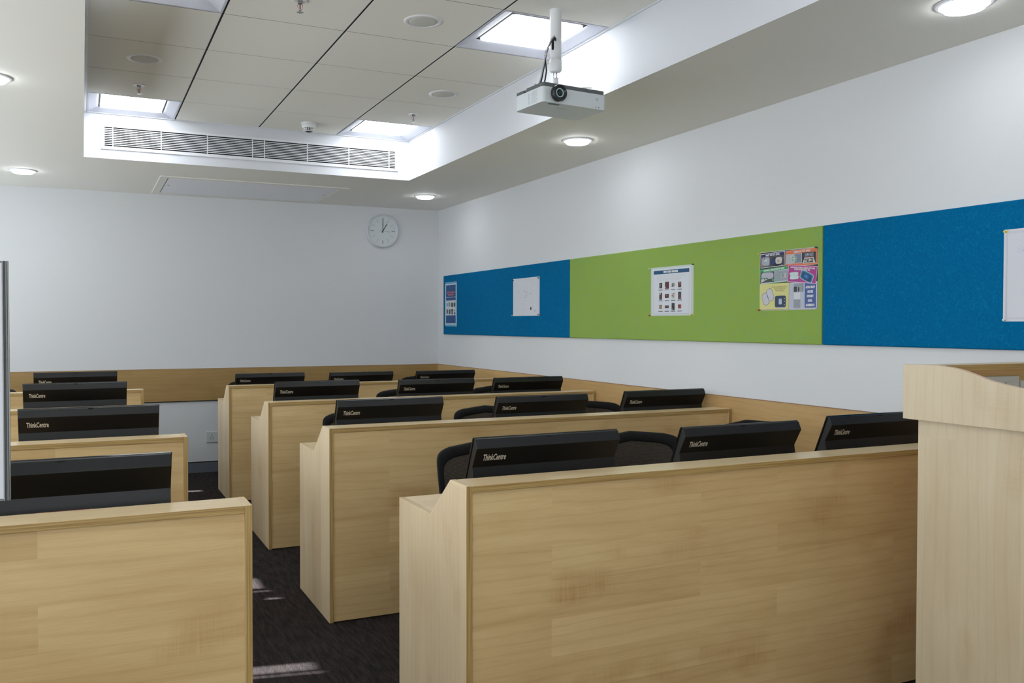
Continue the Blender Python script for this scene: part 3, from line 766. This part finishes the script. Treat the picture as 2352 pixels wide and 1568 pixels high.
specks(0.320, 0.238, 0.372, 0.255, [(230, 230, 228), (30, 30, 34), (150, 150, 150), (196, 186, 150)], 22, 8, 0.009)
specks(0.320, 0.268, 0.374, 0.283, [(200, 206, 210), (90, 100, 120), (110, 40, 48), (50, 54, 60)], 10, 7, 0.009)
specks(0.012, 0.150, 0.104, 0.172, [(50, 54, 56), (100, 104, 106), (180, 180, 176), (40, 110, 66)], 12, 6)
specks(0.020, 0.176, 0.096, 0.198, [(190, 192, 202), (160, 162, 176), (200, 202, 210)], 9, 7)
specks(0.116, 0.156, 0.204, 0.204, [(140, 148, 158), (164, 170, 180), (128, 136, 146)], 14, 6)
specks(0.222, 0.012, 0.244, 0.13, [(176, 182, 196), (192, 196, 208)], 6, 5)
card(0.206, 0.136, 0.400, 0.224, flat(222, 180, 212), flat(170, 62, 138), -0.10, 8)
s.write('AUTOMATED EXTERNAL DEFIBRILLATOR (AED)', 0.308, 0.211, 0.010, wt, 16, rot=-0.10, maxw=0.165, bold=0.0005); s.write('(PHILIPS, MODEL NAME - FRx)', 0.305, 0.202, 0.010, wt, 16, rot=-0.10, maxw=0.105, bold=0.0005)
s.round(0.249, 0.184, 0.030, 0.009, flat(196, 216, 214), 10, p=0.5); s.round(0.251, 0.166, 0.030, 0.010, flat(196, 216, 214), 10, p=0.5)
s.round(0.334, 0.166, 0.044, 0.024, flat(206, 222, 230), 10, -0.42, 0.35); s.round(0.334, 0.166, 0.0415, 0.022, flat(34, 128, 170), 11, -0.42, 0.35); s.round(0.333, 0.165, 0.034, 0.017, flat(32, 72, 96), 12, -0.42, 0.35); s.round(0.332, 0.166, 0.016, 0.011, flat(30, 100, 180), 13, -0.42, 0.4); s.write('A', 0.332, 0.166, 0.015, flat(150, 190, 226), 14, rot=-0.42)
s.rect(0.002, 0.004, 0.212, 0.141, flat(212, 208, 138), 3)
for u, v in ((0.045, 0.060), (0.078, 0.082)):
    s.round(u, v, 0.024, 0.034, flat(120, 122, 136), 4, 0.4, 0.65); s.round(u, v, 0.0215, 0.0315, flat(196, 198, 206), 5, 0.4, 0.65)
s.round(0.153, 0.043, 0.040, 0.032, flat(170, 172, 176), 4, 0, 0.25); s.round(0.153, 0.045, 0.039, 0.030, flat(44, 66, 88), 5, 0, 0.25); s.round(0.153, 0.045, 0.011, 0.015, flat(176, 190, 210), 6, 0, 0.3)
for v in (0.028, 0.045, 0.06): s.round(0.182, v, 0.003, 0.002, flat(210, 200, 190), 6)
og = flat(150, 140, 86)
s.write('AUTOMATED EXTERNAL DEFIBRILLATOR (AED)', 0.145, 0.121, 0.008, og, 6, maxw=0.115); s.write('(PHILIPS, MODEL NAME - FR2)', 0.148, 0.112, 0.008, og, 6, maxw=0.08); s.write('SEMI AUTOMATED', 0.148, 0.102, 0.009, og, 6, maxw=0.06)
s.rect(0.214, 0.004, 0.402, 0.140, flat(206, 208, 218), 3); s.rect(0.218, 0.009, 0.318, 0.136, flat(184, 190, 204), 4); s.rect(0.32, 0.009, 0.395, 0.150, flat(66, 92, 152), 4)
s.rect(0.246, 0.009, 0.292, 0.052, flat(150, 154, 164), 5); s.rect(0.248, 0.054, 0.290, 0.088, flat(212, 214, 218), 5); s.rect(0.246, 0.09, 0.312, 0.134, flat(150, 156, 164), 5); s.rect(0.247, 0.091, 0.268, 0.118, flat(60, 62, 68), 6); s.round(0.28, 0.104, 0.005, 0.012, flat(50, 66, 70), 6)
for k in range(9): s.rect(0.307, 0.094 + k * 0.0045, 0.3105, 0.0965 + k * 0.0045, flat(40, 40, 46), 6)
for k, tt in enumerate(('ALCOHOL BREATH', 'ANALYZER', 'INSTRUMENT', '(MODEL-', 'ALCOSENSOR IV)')): s.write(tt, 0.357, 0.112 - 0.0225 * k, 0.015, wt, 6, bold=0.0012, maxw=(0.06, 0.038, 0.044, 0.03, 0.058)[k])
s.done('poster', 'colourful collage poster of first aid kits at the near end of the green board', 'poster', 'sheets pinned to the boards', flat(200, 200, 206))
# sheet cut by the right edge of the photo
s = Sheet(2.275, 1.378, 0.52, 0.362)
e_ = flat(196, 186, 194)
for k in (0.010, 0.014):
    for q in ((k, k, k + 0.0012, 0.362 - k), (k, k, 0.52 - k, k + 0.0012), (k, 0.362 - k - 0.0012, 0.52 - k, 0.362 - k)): s.rect(*q, e_, 2)
s.write('Sec', 0.055, 0.283, 0.036, flat(150, 170, 194), 3, align='LEFT'); s.write('Sec', 0.0562, 0.2842, 0.036, flat(216, 222, 230), 4, align='LEFT')
s.done('poster', 'white framed sheet on the near blue board, cut off by the right edge', 'poster', 'sheets pinned to the boards', flat(212, 214, 222))
PINS = [(8.075, 1.772, BLK, 'dark push pin at the top left of the navy poster in the corner'), (7.795, 1.786, REDP, 'red push pin at the top right of the navy poster in the corner'),
        (8.08, 1.342, BLK, 'dark push pin at the bottom left of the navy poster in the corner'), (7.79, 1.347, ORG, 'yellowish push pin at the bottom right of the navy poster in the corner'),
        (6.562, 1.735, BLK, 'dark push pin at the top left of the line drawing sheet'), (6.115, 1.737, BLK, 'dark push pin at the top right of the line drawing sheet'),
        (6.572, 1.441, ORG, 'yellowish push pin at the bottom left of the line drawing sheet'), (6.112, 1.444, REDP, 'red push pin at the bottom right of the line drawing sheet'),
        (4.622, 1.722, WHT, 'white push pin at the top left of the poster with three rows of pictures'), (4.19, 1.724, GRN, 'dark green push pin at the top right of the poster with three rows of pictures'),
        (4.62, 1.423, REDP, 'red push pin at the bottom left of the poster with three rows of pictures'), (4.196, 1.424, YEL, 'yellow push pin at the bottom right of the poster with three rows of pictures'),
        (3.63, 1.745, YEL, 'yellow push pin at the top left of the first aid collage'), (3.235, 1.748, GRN, 'dark push pin at the top right of the first aid collage'),
        (3.63, 1.443, REDP, 'red push pin at the bottom left of the first aid collage'), (3.235, 1.445, WHT, 'white push pin at the bottom right of the first aid collage'),
        (2.266, 1.732, YEL, 'yellow push pin at the top left of the sheet cut by the right edge'), (2.266, 1.384, WHT, 'white push pin at the bottom left of the sheet cut by the right edge')]
for p in PINS: pin(*p)

# ------------------------------------------------------------------ projector
pj = thing('projector', 'white projector with a black lens hanging from a ceiling pole', 'projector', (1.918, 3.492, 2.381), radians(5))
Wp, Dp, Hp = 0.362, 0.236, 0.091
def rrect(x0, y0, x1, y1, r, n=5):
    pts = []
    for cx, cy, a0 in ((x1 - r, y0 + r, -90), (x1 - r, y1 - r, 0), (x0 + r, y1 - r, 90), (x0 + r, y0 + r, 180)):
        for i in range(n + 1):
            a = radians(a0 + 90 * i / n); pts.append((cx + r * cos(a), cy + r * sin(a)))
    return pts
m = MB(); m.prism(rrect(0, 0, Wp, Dp, 0.018), 'z', 0, 0.071, M_proj)
for k in range(9): m.box((-0.0006, 0.045 + 0.004 * (k % 2), 0.010 + k * 0.0062), (0.001, 0.10 - 0.004 * (k % 3), 0.0125 + k * 0.0062), flat(176, 182, 184))
m.box((-0.0006, 0.112, 0.008), (0.001, 0.118, 0.062), flat(176, 182, 184))
m.box((Wp * 0.86 - 0.010, -0.0006, 0.04), (Wp * 0.86 + 0.004, 0.001, 0.052), flat(186, 192, 200))
for x in (0.30, 0.317): m.box((x, -0.0006, 0.006), (x + 0.003, 0.001, 0.013), M_black)
m.build('housing', pj, bevel=0.003)
m = MB(); m.prism(rrect(0.004, 0.004, Wp - 0.004, 0.155, 0.016), 'z', 0.0713, Hp, M_projg); m.prism(rrect(0.004, 0.168, Wp - 0.004, Dp - 0.004, 0.004), 'z', 0.0713, Hp - 0.003, M_projg); m.box((0.02, 0.150, 0.0713), (Wp - 0.02, 0.172, 0.08), M_projg)
m.build('base_cover', pj, bevel=0.002)
m = MB(); cxl, czl = 0.079, 0.043
m.lathe([(0.030, -0.001), (0.037, -0.004), (0.0385, -0.022), (0.0365, -0.028), (0.031, -0.029), (0.027, -0.024), (0.022, -0.022), (0.018, -0.020)], (cxl, 0, czl), M_lens, 40, axis='y', caps=(False, False))
m.build('lens_barrel', pj)
MB().lathe([(0.0205, -0.0195), (0.021, -0.0235), (0.0165, -0.0235), (0.016, -0.019)], (cxl, 0, czl), flat(170, 196, 196), 36, axis='y', caps=(False, False)).build('lens_ring', pj)
MB().lathe([(0.0165, -0.0205), (0.010, -0.0225), (0.001, -0.0235)], (cxl, 0, czl), M_glass, 30, axis='y').build('lens_glass', pj)
MB().box((0.045, 0.012, -0.0012), (0.105, 0.03, 0.002), flat(110, 116, 112)).build('foot_recess', pj)
m = MB(); m.text('SONY', 0.016, flat(150, 156, 154), Matrix.Translation((0.15, 0.075, -0.0007)) @ Matrix.Rotation(pi, 4, 'X'), bold=0.0004); m.build('logo', pj)
for x, y in ((0.03, 0.19), (0.325, 0.03)): MB().lathe([(0.006, Hp - 0.002), (0.006, Hp + 0.006), (0.003, Hp + 0.008)], (x, y, 0), M_grey, 12).build('screw', pj)

mt = thing('projector_mount', 'white ceiling pole with collar that carries the projector', 'mount', (2.046, 3.600, HT))
m = MB(); m.lathe([(0.0295, 0), (0.0295, -0.002), (0.0275, -0.003), (0.0275, -0.2), (0.0272, -0.236)], (0, 0, 0), M_white, 32); m.build('pole', mt)
m = MB(); m.lathe([(0.0272, -0.236), (0.0292, -0.239), (0.0294, -0.262), (0.0292, -0.284), (0.024, -0.291), (0.012, -0.292)], (0, 0, 0), M_white, 32); m.build('collar', mt)
m = MB()
for i in range(3):
    a = 2 * pi * i / 3 + 0.4; m.tube([(0.009 * cos(a), 0.009 * sin(a), -0.29), (0.009 * cos(a), 0.009 * sin(a), -0.325)], 0.0022, M_silver, 8)
m.lathe([(0.0135, -0.322), (0.0135, -0.356)], (0, 0, 0), M_white, 20); m.build('joint', mt)
m = MB(); zt_ = -(HT - 2.381 - Hp) + 0.009
m.box((-0.10, -0.008, zt_), (0.12, 0.008, zt_ + 0.006), M_white); m.box((-0.02, -0.03, zt_), (0.02, 0.03, zt_ + 0.006), M_white); m.tube([(0.12, 0, zt_ + 0.003), (0.14, -0.02, zt_ + 0.012), (0.155, -0.045, zt_ + 0.007), (0.16, -0.06, zt_ + 0.003)], 0.003, M_white, 8)
m.tube([(-0.1, 0, zt_ + 0.003), (-0.112, -0.004, zt_ + 0.004)], 0.004, M_silver, 8); m.build('bracket', mt)
m = MB(); m.prism([(-0.004 + 0.006 * cos(t_), -0.165 + (0.022 if sin(t_) > 0 else -0.022) + 0.008 * sin(t_)) for t_ in [2 * pi * i / 16 for i in range(16)]], 'y', -0.0279, -0.0272, M_black)
sl = m.build('cable_slot', mt); sl.rotation_euler = (0, 0, radians(-50))
cb = MB()
cb.tube([(2.030, 3.572, 2.699), (2.018, 3.562, 2.705), (2.003, 3.558, 2.690), (1.985, 3.560, 2.655), (1.975, 3.565, 2.62), (1.970, 3.57, 2.58), (1.963, 3.58, 2.52), (1.960, 3.60, 2.475)], 0.0042, flat(40, 42, 46), 8)
cb.tube([(2.031, 3.574, 2.694), (2.016, 3.568, 2.700), (2.000, 3.563, 2.680), (1.982, 3.565, 2.65), (1.973, 3.57, 2.62), (1.978, 3.575, 2.59), (1.986, 3.58, 2.55), (1.984, 3.59, 2.51), (1.978, 3.60, 2.475)], 0.0036, flat(30, 30, 32), 8)
cb.tube([(2.029, 3.571, 2.701), (2.014, 3.558, 2.708), (1.998, 3.556, 2.690), (1.980, 3.558, 2.65), (1.972, 3.562, 2.62), (1.962, 3.565, 2.57), (1.955, 3.58, 2.51), (1.950, 3.60, 2.475)], 0.0036, flat(190, 190, 192), 8)
cb.lathe([(0.0085, -0.003), (0.0085, 0.003)], (1.974, 3.566, 2.62), flat(220, 220, 220), 12)
tag(cb.build('cable_bundle'), 'bundle of black and grey cables looping from the pole down to the projector', 'cable')

# ------------------------------------------------------------------ desks
HD, HWK = 0.892, 0.754
def desk(x0, x1, y, label, group, dy=0.0):
    """a long desk: screen panel towards the camera, shelf on top, worktop behind"""
    o = thing('computer_desk', label, 'desk', (x0, y, 0), 0, group)
    L_ = x1 - x0; th = 0.019
    prof = [(0, 0.002), (0, HD), (0.123, HD), (0.203, HWK), (0.589, HWK), (0.589, 0.002)]
    prof = [(0, 0.002), (0, HD), (0.123, HD), (0.292, HWK), (0.589, HWK), (0.589, 0.002)]
    for a, b in ((0, th), (L_ - th, L_)):
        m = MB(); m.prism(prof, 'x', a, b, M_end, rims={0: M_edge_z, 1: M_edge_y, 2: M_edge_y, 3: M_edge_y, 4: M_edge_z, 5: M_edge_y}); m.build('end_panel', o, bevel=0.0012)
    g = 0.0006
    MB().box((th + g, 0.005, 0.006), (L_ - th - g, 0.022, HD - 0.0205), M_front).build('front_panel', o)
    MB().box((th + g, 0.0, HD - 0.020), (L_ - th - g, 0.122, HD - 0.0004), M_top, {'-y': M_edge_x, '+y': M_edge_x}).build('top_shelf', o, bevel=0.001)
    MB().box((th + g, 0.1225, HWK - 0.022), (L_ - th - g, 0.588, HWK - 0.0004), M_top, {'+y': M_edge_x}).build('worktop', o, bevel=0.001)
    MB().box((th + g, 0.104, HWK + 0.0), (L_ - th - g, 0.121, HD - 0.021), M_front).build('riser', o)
    return o
RY = [2.308, 3.849, 5.267, 6.812]; LY = [2.300, 3.815, 5.330, 6.690]
XR, XE = 1.0175, 0.402
RN = ['nearest row, the one beside the lectern', 'second row from the camera', 'third row from the camera', 'farthest row by the back wall']
LN = ['nearest row, lower left corner of the photo', 'second row from the camera', 'third row from the camera', 'farthest row by the back wall']
for y, n in zip(RY, RN): desk(XR, XW - 0.020, y, 'long maple desk right of the aisle, ' + n, 'maple desks right of the aisle')
for y, n in zip(LY, LN): desk(-1.24, XE, y, 'maple desk left of the aisle, ' + n, 'maple desks left of the aisle')

# ------------------------------------------------------------------ all-in-one computers (their backs face the camera)
def make_monitor():
    o = thing('computer_monitor', 'x', 'monitor')
    Wm = 0.552; h = Wm / 2
    # side profile (y, z) over the worktop; local y = 0 at the desk's front face, z = 0 at the worktop
    z = lambda v: v - HWK
    Tt, P1, P2, P3 = (0.206, z(0.9985)), (0.193, z(0.969)), (0.228, z(0.905)), (0.222, z(0.872))
    fb = (0.306, z(0.780))           # foot of the screen
    t = Vector((fb[0] - 0.213, fb[1] - Tt[1])).normalized(); n = Vector((-t.y, t.x))   # screen direction, towards the user
    def off(p, d): return (p[0] - n.x * d, p[1] - n.y * d) if False else (p[0] + d * -t.y * 1, p[1] + d * t.x)
    # display slab
    s0 = (0.213, z(1.001)); d = 0.007
    nx, nz = -t.y, t.x
    if nx < 0: nx, nz = -nx, -nz
    a0, a1 = s0, fb
    b0, b1 = (a0[0] + nx * d, a0[1] + nz * d), (a1[0] + nx * d, a1[1] + nz * d)
    m = MB(); m.prism([a0, a1, b1, b0], 'x', -h, h, M_gloss); m.build('screen', o, bevel=0.0015)
    e = 0.0035
    c0 = (a0[0] - nx * e, a0[1] - nz * e); c1 = (a1[0] - nx * e, a1[1] - nz * e)
    m = MB(); i_ = 0.003
    m.prism([(a0[0] - nx * 0.0002, a0[1] - nz * 0.0002), Tt, P1, P2, P3, (0.205, z(0.80)), (a1[0] - nx * 0.02, a1[1] - nz * 0.02), (a1[0] - nx * 0.0002, a1[1] - nz * 0.0002)], 'x', -h + i_, h - i_, M_mon)
    back = m.build('back_cover', o, bevel=0.0012)
    # lettering lies on the slanted middle face
    v = Vector((0, P2[0] - P1[0], P2[1] - P1[1])); v.normalize()
    upv = -v; xv = Vector((1, 0, 0)); nv_ = xv.cross(upv)
    ctr = Vector((0, P1[0], P1[1])).lerp(Vector((0, P2[0], P2[1])), 0.50)
    Tm = Matrix((xv, upv, nv_)).transposed().to_4x4(); Tm.translation = Vector((-h + 0.033, ctr.y, ctr.z)) + nv_ * 0.0006
    if nv_.y > 0: Tm.translation = Vector((-h + 0.033, ctr.y, ctr.z)) - nv_ * 0.0006
    lg = MB(); lg.text('ThinkCentre', 0.034, M_logo, Tm, align='LEFT', bold=0.0006, maxw=0.083); lgo = lg.build('logo', back, fix=False)
    MB().box((-0.010, Tt[0] - 0.0025, Tt[1] - 0.0045), (0.010, Tt[0] + 0.006, Tt[1] - 0.0005), M_gloss).build('camera_slider', back)
    q = 0.25; px, pz = P3[0] - 0.0008, P3[1] + 0.0
    MB().box((-0.06, P3[0] - 0.0035, P3[1] - 0.010), (0.075, P3[0] + 0.002, P3[1] - 0.004), M_redtab).build('red_latch', back)
    m = MB(); m.prism([(0.213, 0.03), (0.225, 0.035), (0.250, 0.012), (0.250, 0.0), (0.213, 0.0)], 'x', -0.06, 0.06, M_mon); m.box((-0.12, 0.212, 0.0), (0.12, 0.36, 0.008), M_mon); m.build('stand', o, bevel=0.002)
    return o
mon0 = make_monitor(); index_kids()
SEAT = ['beside the aisle', 'at the middle seat', 'at the seat nearest the wall']
# centre x, height shift, turn (degrees)
RM = [[(1.413, 0.0, 1.0), (2.228, -0.006, 0.0), (2.932, 0.004, 0)], [(1.385, -0.002, 0), (2.236, -0.014, 0), (3.030, -0.010, 0)],
      [(1.375, 0.0, 0), (2.198, -0.008, 0), (2.901, -0.012, 0)], [(1.378, -0.030, 0), (2.138, -0.036, 0), (2.901, -0.040, 0)]]
first = True
ROWW = ['nearest', 'second', 'third', 'farthest']
def put_monitor(x, y, dz, rz, label, group):
    global first
    if first:
        o = mon0; first = False; o['label'] = label; o['group'] = group
    else: o = dup(mon0, label, (0, 0, 0), 0, group)
    o.location = (x, y, HWK + 0.0005); o.rotation_euler = (0, 0, radians(rz)); o.scale = (1, 1, 1 + dz / 0.246)
for i, row in enumerate(RM):
    for j, (x, dz, rz) in enumerate(row):
        put_monitor(x, RY[i], dz, rz, 'black monitor seen from behind on the %s right desk, %s' % (ROWW[i], SEAT[j]), 'black monitors on the right desks')
LMN = [(-0.053, 0.010, 0), (0.030, 0.010, 0), (-0.036, 0.022, 0), (-0.043, 0.016, 0)]
for i, (x, dz, rz) in enumerate(LMN):
    put_monitor(x, LY[i], dz, rz, 'black monitor seen from behind on the %s desk left of the aisle' % ROWW[i], 'black monitors on the left desks')

# ------------------------------------------------------------------ chairs
def make_chair():
    o = thing('office_chair', 'x', 'chair')
    a, zt, zb = 0.232, 0.888, 0.47
    def S(u, zz):        # backrest surface: hollow towards the desk, leaning back
        return Vector((u, -0.055 * (u / a) ** 2 * (1.0) + (zz - 0.5) * 0.12 - 0.03, zz))
    def outline(k, n=72):
        pts = []
        zc = (zt + zb) / 2; hb = (zt - zb) / 2
        for i in range(n):
            t = 2 * pi * i / n
            cu, cv = cos(t), sin(t)
            p = 0.16
            u = math.copysign(abs(cu) ** p, cu); v = math.copysign(abs(cv) ** p, cv)
            narrow = 1.0 - 0.10 * (1 - (v + 1) / 2)
            pts.append((u * narrow, v))
        res = []
        for u, v in pts:
            arch = 0.030 * (1 - u * u)
            mu = 0.034 if k else 0.0
            mv = (0.044 if v > 0 else 0.04) if k else 0.0
            uu = u * (a - mu); vv = zc + v * hb
            if k: vv = vv - mv if v > 0 else vv + mv
            res.append((uu, vv - 0.030 + arch if v > 0 else vv))
        return res
    O, I = outline(0), outline(1); n = len(O); th = 0.020
    pts = []
    for ring, dy in ((O, 0.003), (O, -0.003), (I, -0.0)):
        pass
    ro = [S(u, v) for u, v in O]; ri = [S(u, v) for u, v in I]
    mid = [(p + q) / 2 for p, q in zip(ro, ri)]
    L_ = lambda f, dy: [p.lerp(q, f) + Vector((0, dy, 0)) for p, q in zip(ro, ri)]
    V = L_(0, 0.010) + L_(0, 0.003) + L_(0.12, -0.002) + L_(0.45, -0.0035) + L_(0.88, -0.002) + L_(1, 0.002) + L_(1, 0.008) + L_(0.6, 0.016) + L_(0.2, 0.016)
    m = MB(); k = len(m.v); m.v += [tuple(p) for p in V]
    for r in range(9):
        r2_ = (r + 1) % 9
        for i in range(n):
            j = (i + 1) % n
            m.face([r * n + i, r * n + j, r2_ * n + j, r2_ * n + i], M_chair, True)
    m.build('backrest_frame', o)
    # mesh panel
    m = MB(); c = sum((v for _, v in I), 0.0) / n; K = 6
    V = []
    for q in range(K + 1):
        f = q / K
        for u, v in I: V.append(S(u * f, c + (v - c) * f) + Vector((0, 0.004, 0)))
    m.v += [tuple(p) for p in V]
    for q in range(K):
        for i in range(n):
            j = (i + 1) % n; m.face([q * n + i, q * n + j, (q + 1) * n + j, (q + 1) * n + i], M_mesh, True)
    m.build('backrest_mesh', o, fix=False)
    m = MB(); m.prism(rrect(-0.23, -0.50, 0.23, -0.06, 0.08), 'z', 0.43, 0.475, M_fabric); m.build('seat', o, bevel=0.012, seg=3)
    m = MB(); m.tube([(0, -0.15, 0.42), (0, 0.0, 0.43), (0, 0.03, 0.50), (0, 0.035, 0.60)], 0.022, M_chair); m.box((-0.09, -0.36, 0.40), (0.09, -0.14, 0.43), M_chair); m.build('back_support', o)
    MB().lathe([(0.028, 0.10), (0.028, 0.25), (0.018, 0.25), (0.018, 0.41)], (0, -0.26, 0), M_chair, 20).build('gas_lift', o)
    for sx in (-1, 1):
        m = MB(); m.tube([(sx * 0.20, -0.25, 0.42), (sx * 0.25, -0.25, 0.44), (sx * 0.262, -0.24, 0.56), (sx * 0.262, -0.22, 0.64)], 0.013, M_chair); m.box((sx * 0.262 - 0.035, -0.34, 0.64), (sx * 0.262 + 0.035, -0.12, 0.664), M_chair); m.build('armrest', o, bevel=0.004)
    m = MB()
    for i in range(5):
        a_ = 2 * pi * i / 5 + 0.3
        m.tube([(0.02 * cos(a_), -0.26 + 0.02 * sin(a_), 0.115), (0.28 * cos(a_), -0.26 + 0.28 * sin(a_), 0.075)], [0.022, 0.014], M_chair)
    m.build('star_base', o)
    for i in range(5):
        a_ = 2 * pi * i / 5 + 0.3
        c_ = MB(); c_.lathe([(0.020, -0.02), (0.028, -0.014), (0.028, 0.014), (0.020, 0.02)], (0.28 * cos(a_), -0.26 + 0.28 * sin(a_), 0.0285), M_chair, 18, axis='x'); c_.tube([(0.28 * cos(a_), -0.26 + 0.28 * sin(a_), 0.03), (0.28 * cos(a_), -0.26 + 0.28 * sin(a_), 0.078)], 0.008, M_chair); c_.build('caster', o)
    return o
ch0 = make_chair(); index_kids()
CH = [(1.512, RY[0], 'black mesh chair behind the nearest monitor by the aisle, right desks', 4), (2.258, RY[0], 'black mesh chair between the two nearest big monitors of the front right desk', -3), (2.93, RY[0], 'black mesh chair whose top peeks over the middle monitor of the nearest right desk', 0),
      (1.45, RY[1], 'black mesh chair at the aisle seat of the second right desk', 0), (2.248, RY[1], 'black mesh chair at the middle seat of the second right desk', 0), (2.975, RY[1], 'black mesh chair at the wall seat of the second right desk', -2),
      (2.216, RY[2], 'black mesh chair at the middle seat of the third right desk', 2), (2.985, RY[2], 'black mesh chair at the wall seat of the third right desk', 2),
      (1.373, RY[3], 'black mesh chair at the aisle seat of the farthest right desk', 0), (2.23, RY[3], 'black mesh chair at the middle seat of the farthest right desk', 0), (2.96, RY[3], 'black mesh chair at the wall seat of the farthest right desk', 0),
      (-0.693, LY[3], 'black chair top at the left edge of the photo behind the farthest left desk', 0)]
for i, (x, y, lb, rz) in enumerate(CH):
    o = ch0 if i == 0 else copy_tree(ch0)
    o.location = (x, y + 0.955, 0); o.rotation_euler = (0, 0, radians(rz)); o['label'] = lb; o['group'] = 'black mesh office chairs'
    o.scale = (1, 1, {0: 0.992, 1: 0.995, 2: 1.018, 3: 0.985, 4: 0.978, 5: 0.982}.get(i, 0.99))

# ------------------------------------------------------------------ lectern
o = thing('lectern', 'pale maple lectern with curved top edge at the right edge of the photo', 'lectern', (2.437, 1.30, 0))
LW, LD = 0.80, 0.70
def cap_curve():
    P = [(0.70, 1.236), (0.62, 1.2375), (0.561, 1.2365), (0.51, 1.230), (0.46, 1.217), (0.41, 1.201), (0.36, 1.191), (0.30, 1.182), (0.22, 1.174), (0.12, 1.168), (0.0, 1.165)]
    out = []
    for i in range(len(P) - 1):
        p0, p1, p2, p3 = P[max(i - 1, 0)], P[i], P[i + 1], P[min(i + 2, len(P) - 1)]
        for k in range(4):
            t = k / 4
            out.append(tuple(0.5 * (2 * p1[j] + (p2[j] - p0[j]) * t + (2 * p0[j] - 5 * p1[j] + 4 * p2[j] - p3[j]) * t * t + (3 * p1[j] - p0[j] - 3 * p2[j] + p3[j]) * t ** 3) for j in (0, 1)))
    out.append(P[-1]); return out
cc = cap_curve()
M_capedge = plain('lectern_banding', srgb(206, 178, 150), 0.5)
for a, b in ((0, 0.02), (LW - 0.02, LW)):
    m = MB(); pr_ = [(0.70, 1.060)] + cc + [(0.0, 1.060)]
    m.prism(pr_, 'x', a, b, M_lect, rim=M_capedge); m.build('cap_side', o, bevel=0.001)
MB().box((0.0205, 0.625, 1.214), (LW - 0.0205, 0.70, 1.234), M_lect, {'-y': M_edge_x, '+y': M_edge_x}).build('top_rail', o, bevel=0.001)
MB().box((0.0205, 0.682, 1.0785), (LW - 0.0205, 0.698, 1.2135), M_front).build('inner_panel', o)
MB().box((0.0205, 0.02, 1.060), (LW - 0.0205, 0.68, 1.078), M_top).build('deck', o)
MB().box((0.0205, 0.0, 1.060), (LW - 0.0205, 0.018, 1.16), M_lect).build('cap_front', o)
for a, b in ((0.023, 0.041), (LW - 0.041, LW - 0.023)): MB().box((a, 0.04, 0.0), (b, 0.66, 1.0595), M_lect).build('side_panel', o)
MB().box((0.0415, 0.642, 0.0), (LW - 0.0415, 0.66, 1.0595), M_front).build('back_panel', o)
for a, b in ((0.0415, LW / 2 - 0.001), (LW / 2 + 0.001, LW - 0.0415)):
    d_ = MB(); d_.box((a, 0.042, 0.06), (b, 0.06, 1.055), M_lect); dd = d_.build('door', o); hx = b - 0.04 if a < 0.1 else a + 0.04
    MB().tube([(hx, 0.028, 0.60), (hx, 0.028, 0.72)], 0.005, M_silver).build('handle', dd)
sk = thing('socket_plate', 'white switch plate inside the lectern under its top rail', 'socket', (2.862, 1.981, 1.145))
MB().box((-0.115, -0.008, -0.043), (0.115, 0, 0.043), M_sock).build('cover_plate', sk, bevel=0.002)
for x in (-0.03, 0.06): MB().box((x - 0.018, -0.011, -0.02), (x + 0.018, -0.0075, 0.022), M_sock, {'+z': M_grey, '-x': M_grey}).build('rocker_switch', sk)
sk = thing('socket_plate', 'second, lower white plate inside the lectern at the right edge of the photo', 'socket', (3.09, 1.981, 1.128))
MB().box((-0.105, -0.008, -0.043), (0.105, 0, 0.043), M_sock).build('cover_plate', sk, bevel=0.002)
MB().box((-0.02, -0.011, -0.02), (0.02, -0.0075, 0.022), M_sock).build('rocker_switch', sk)

# ------------------------------------------------------------------ white board on a stand, cut by the left edge
o = thing('presentation_board', 'white board with ribbed aluminium edge cut off by the left edge of the photo', 'board', (-0.1285, 1.9, 0), radians(6))
bw, bz0, bz1 = 0.9, 1.024, 1.486
MB().box((-bw + 0.012, -0.006, bz0 + 0.004), (-0.012, 0.006, bz1 - 0.004), flat(222, 222, 226)).build('writing_surface', o)
m = MB()
for a, b, y0, y1, mt_ in ((-0.0125, -0.0100, -0.009, 0.009, flat(150, 150, 152)), (-0.0100, -0.0064, -0.007, 0.008, flat(84, 86, 84)), (-0.0064, -0.0030, -0.009, 0.009, flat(116, 118, 114)), (-0.0030, 0.0, -0.0075, 0.0085, flat(92, 90, 84))):
    m.box((a, y0, bz0), (b, y1, bz1), M_alu if b == 0 else mt_)
m.box((-bw, -0.009, bz0), (-bw + 0.0125, 0.009, bz1), M_alu); m.box((-bw + 0.0125, -0.008, bz0), (-0.0125, 0.008, bz0 + 0.003), M_alu); m.box((-bw + 0.0125, -0.008, bz1 - 0.003), (-0.0125, 0.008, bz1), M_alu)
m.build('frame', o, bevel=0.001)
m = MB()
for x in (-0.55, -0.35): m.tube([(x, 0.02, 0.04), (x, 0.02, 1.40)], 0.012, M_alu)
m.box((-0.58, 0.0075, 1.10), (-0.32, 0.034, 1.13), M_alu); m.box((-0.60, -0.2, 0.0), (-0.56, 0.24, 0.03), M_alu); m.box((-0.34, -0.2, 0.0), (-0.30, 0.24, 0.03), M_alu); m.box((-0.58, 0.005, 0.02), (-0.32, 0.035, 0.05), M_alu)
m.build('stand', o)
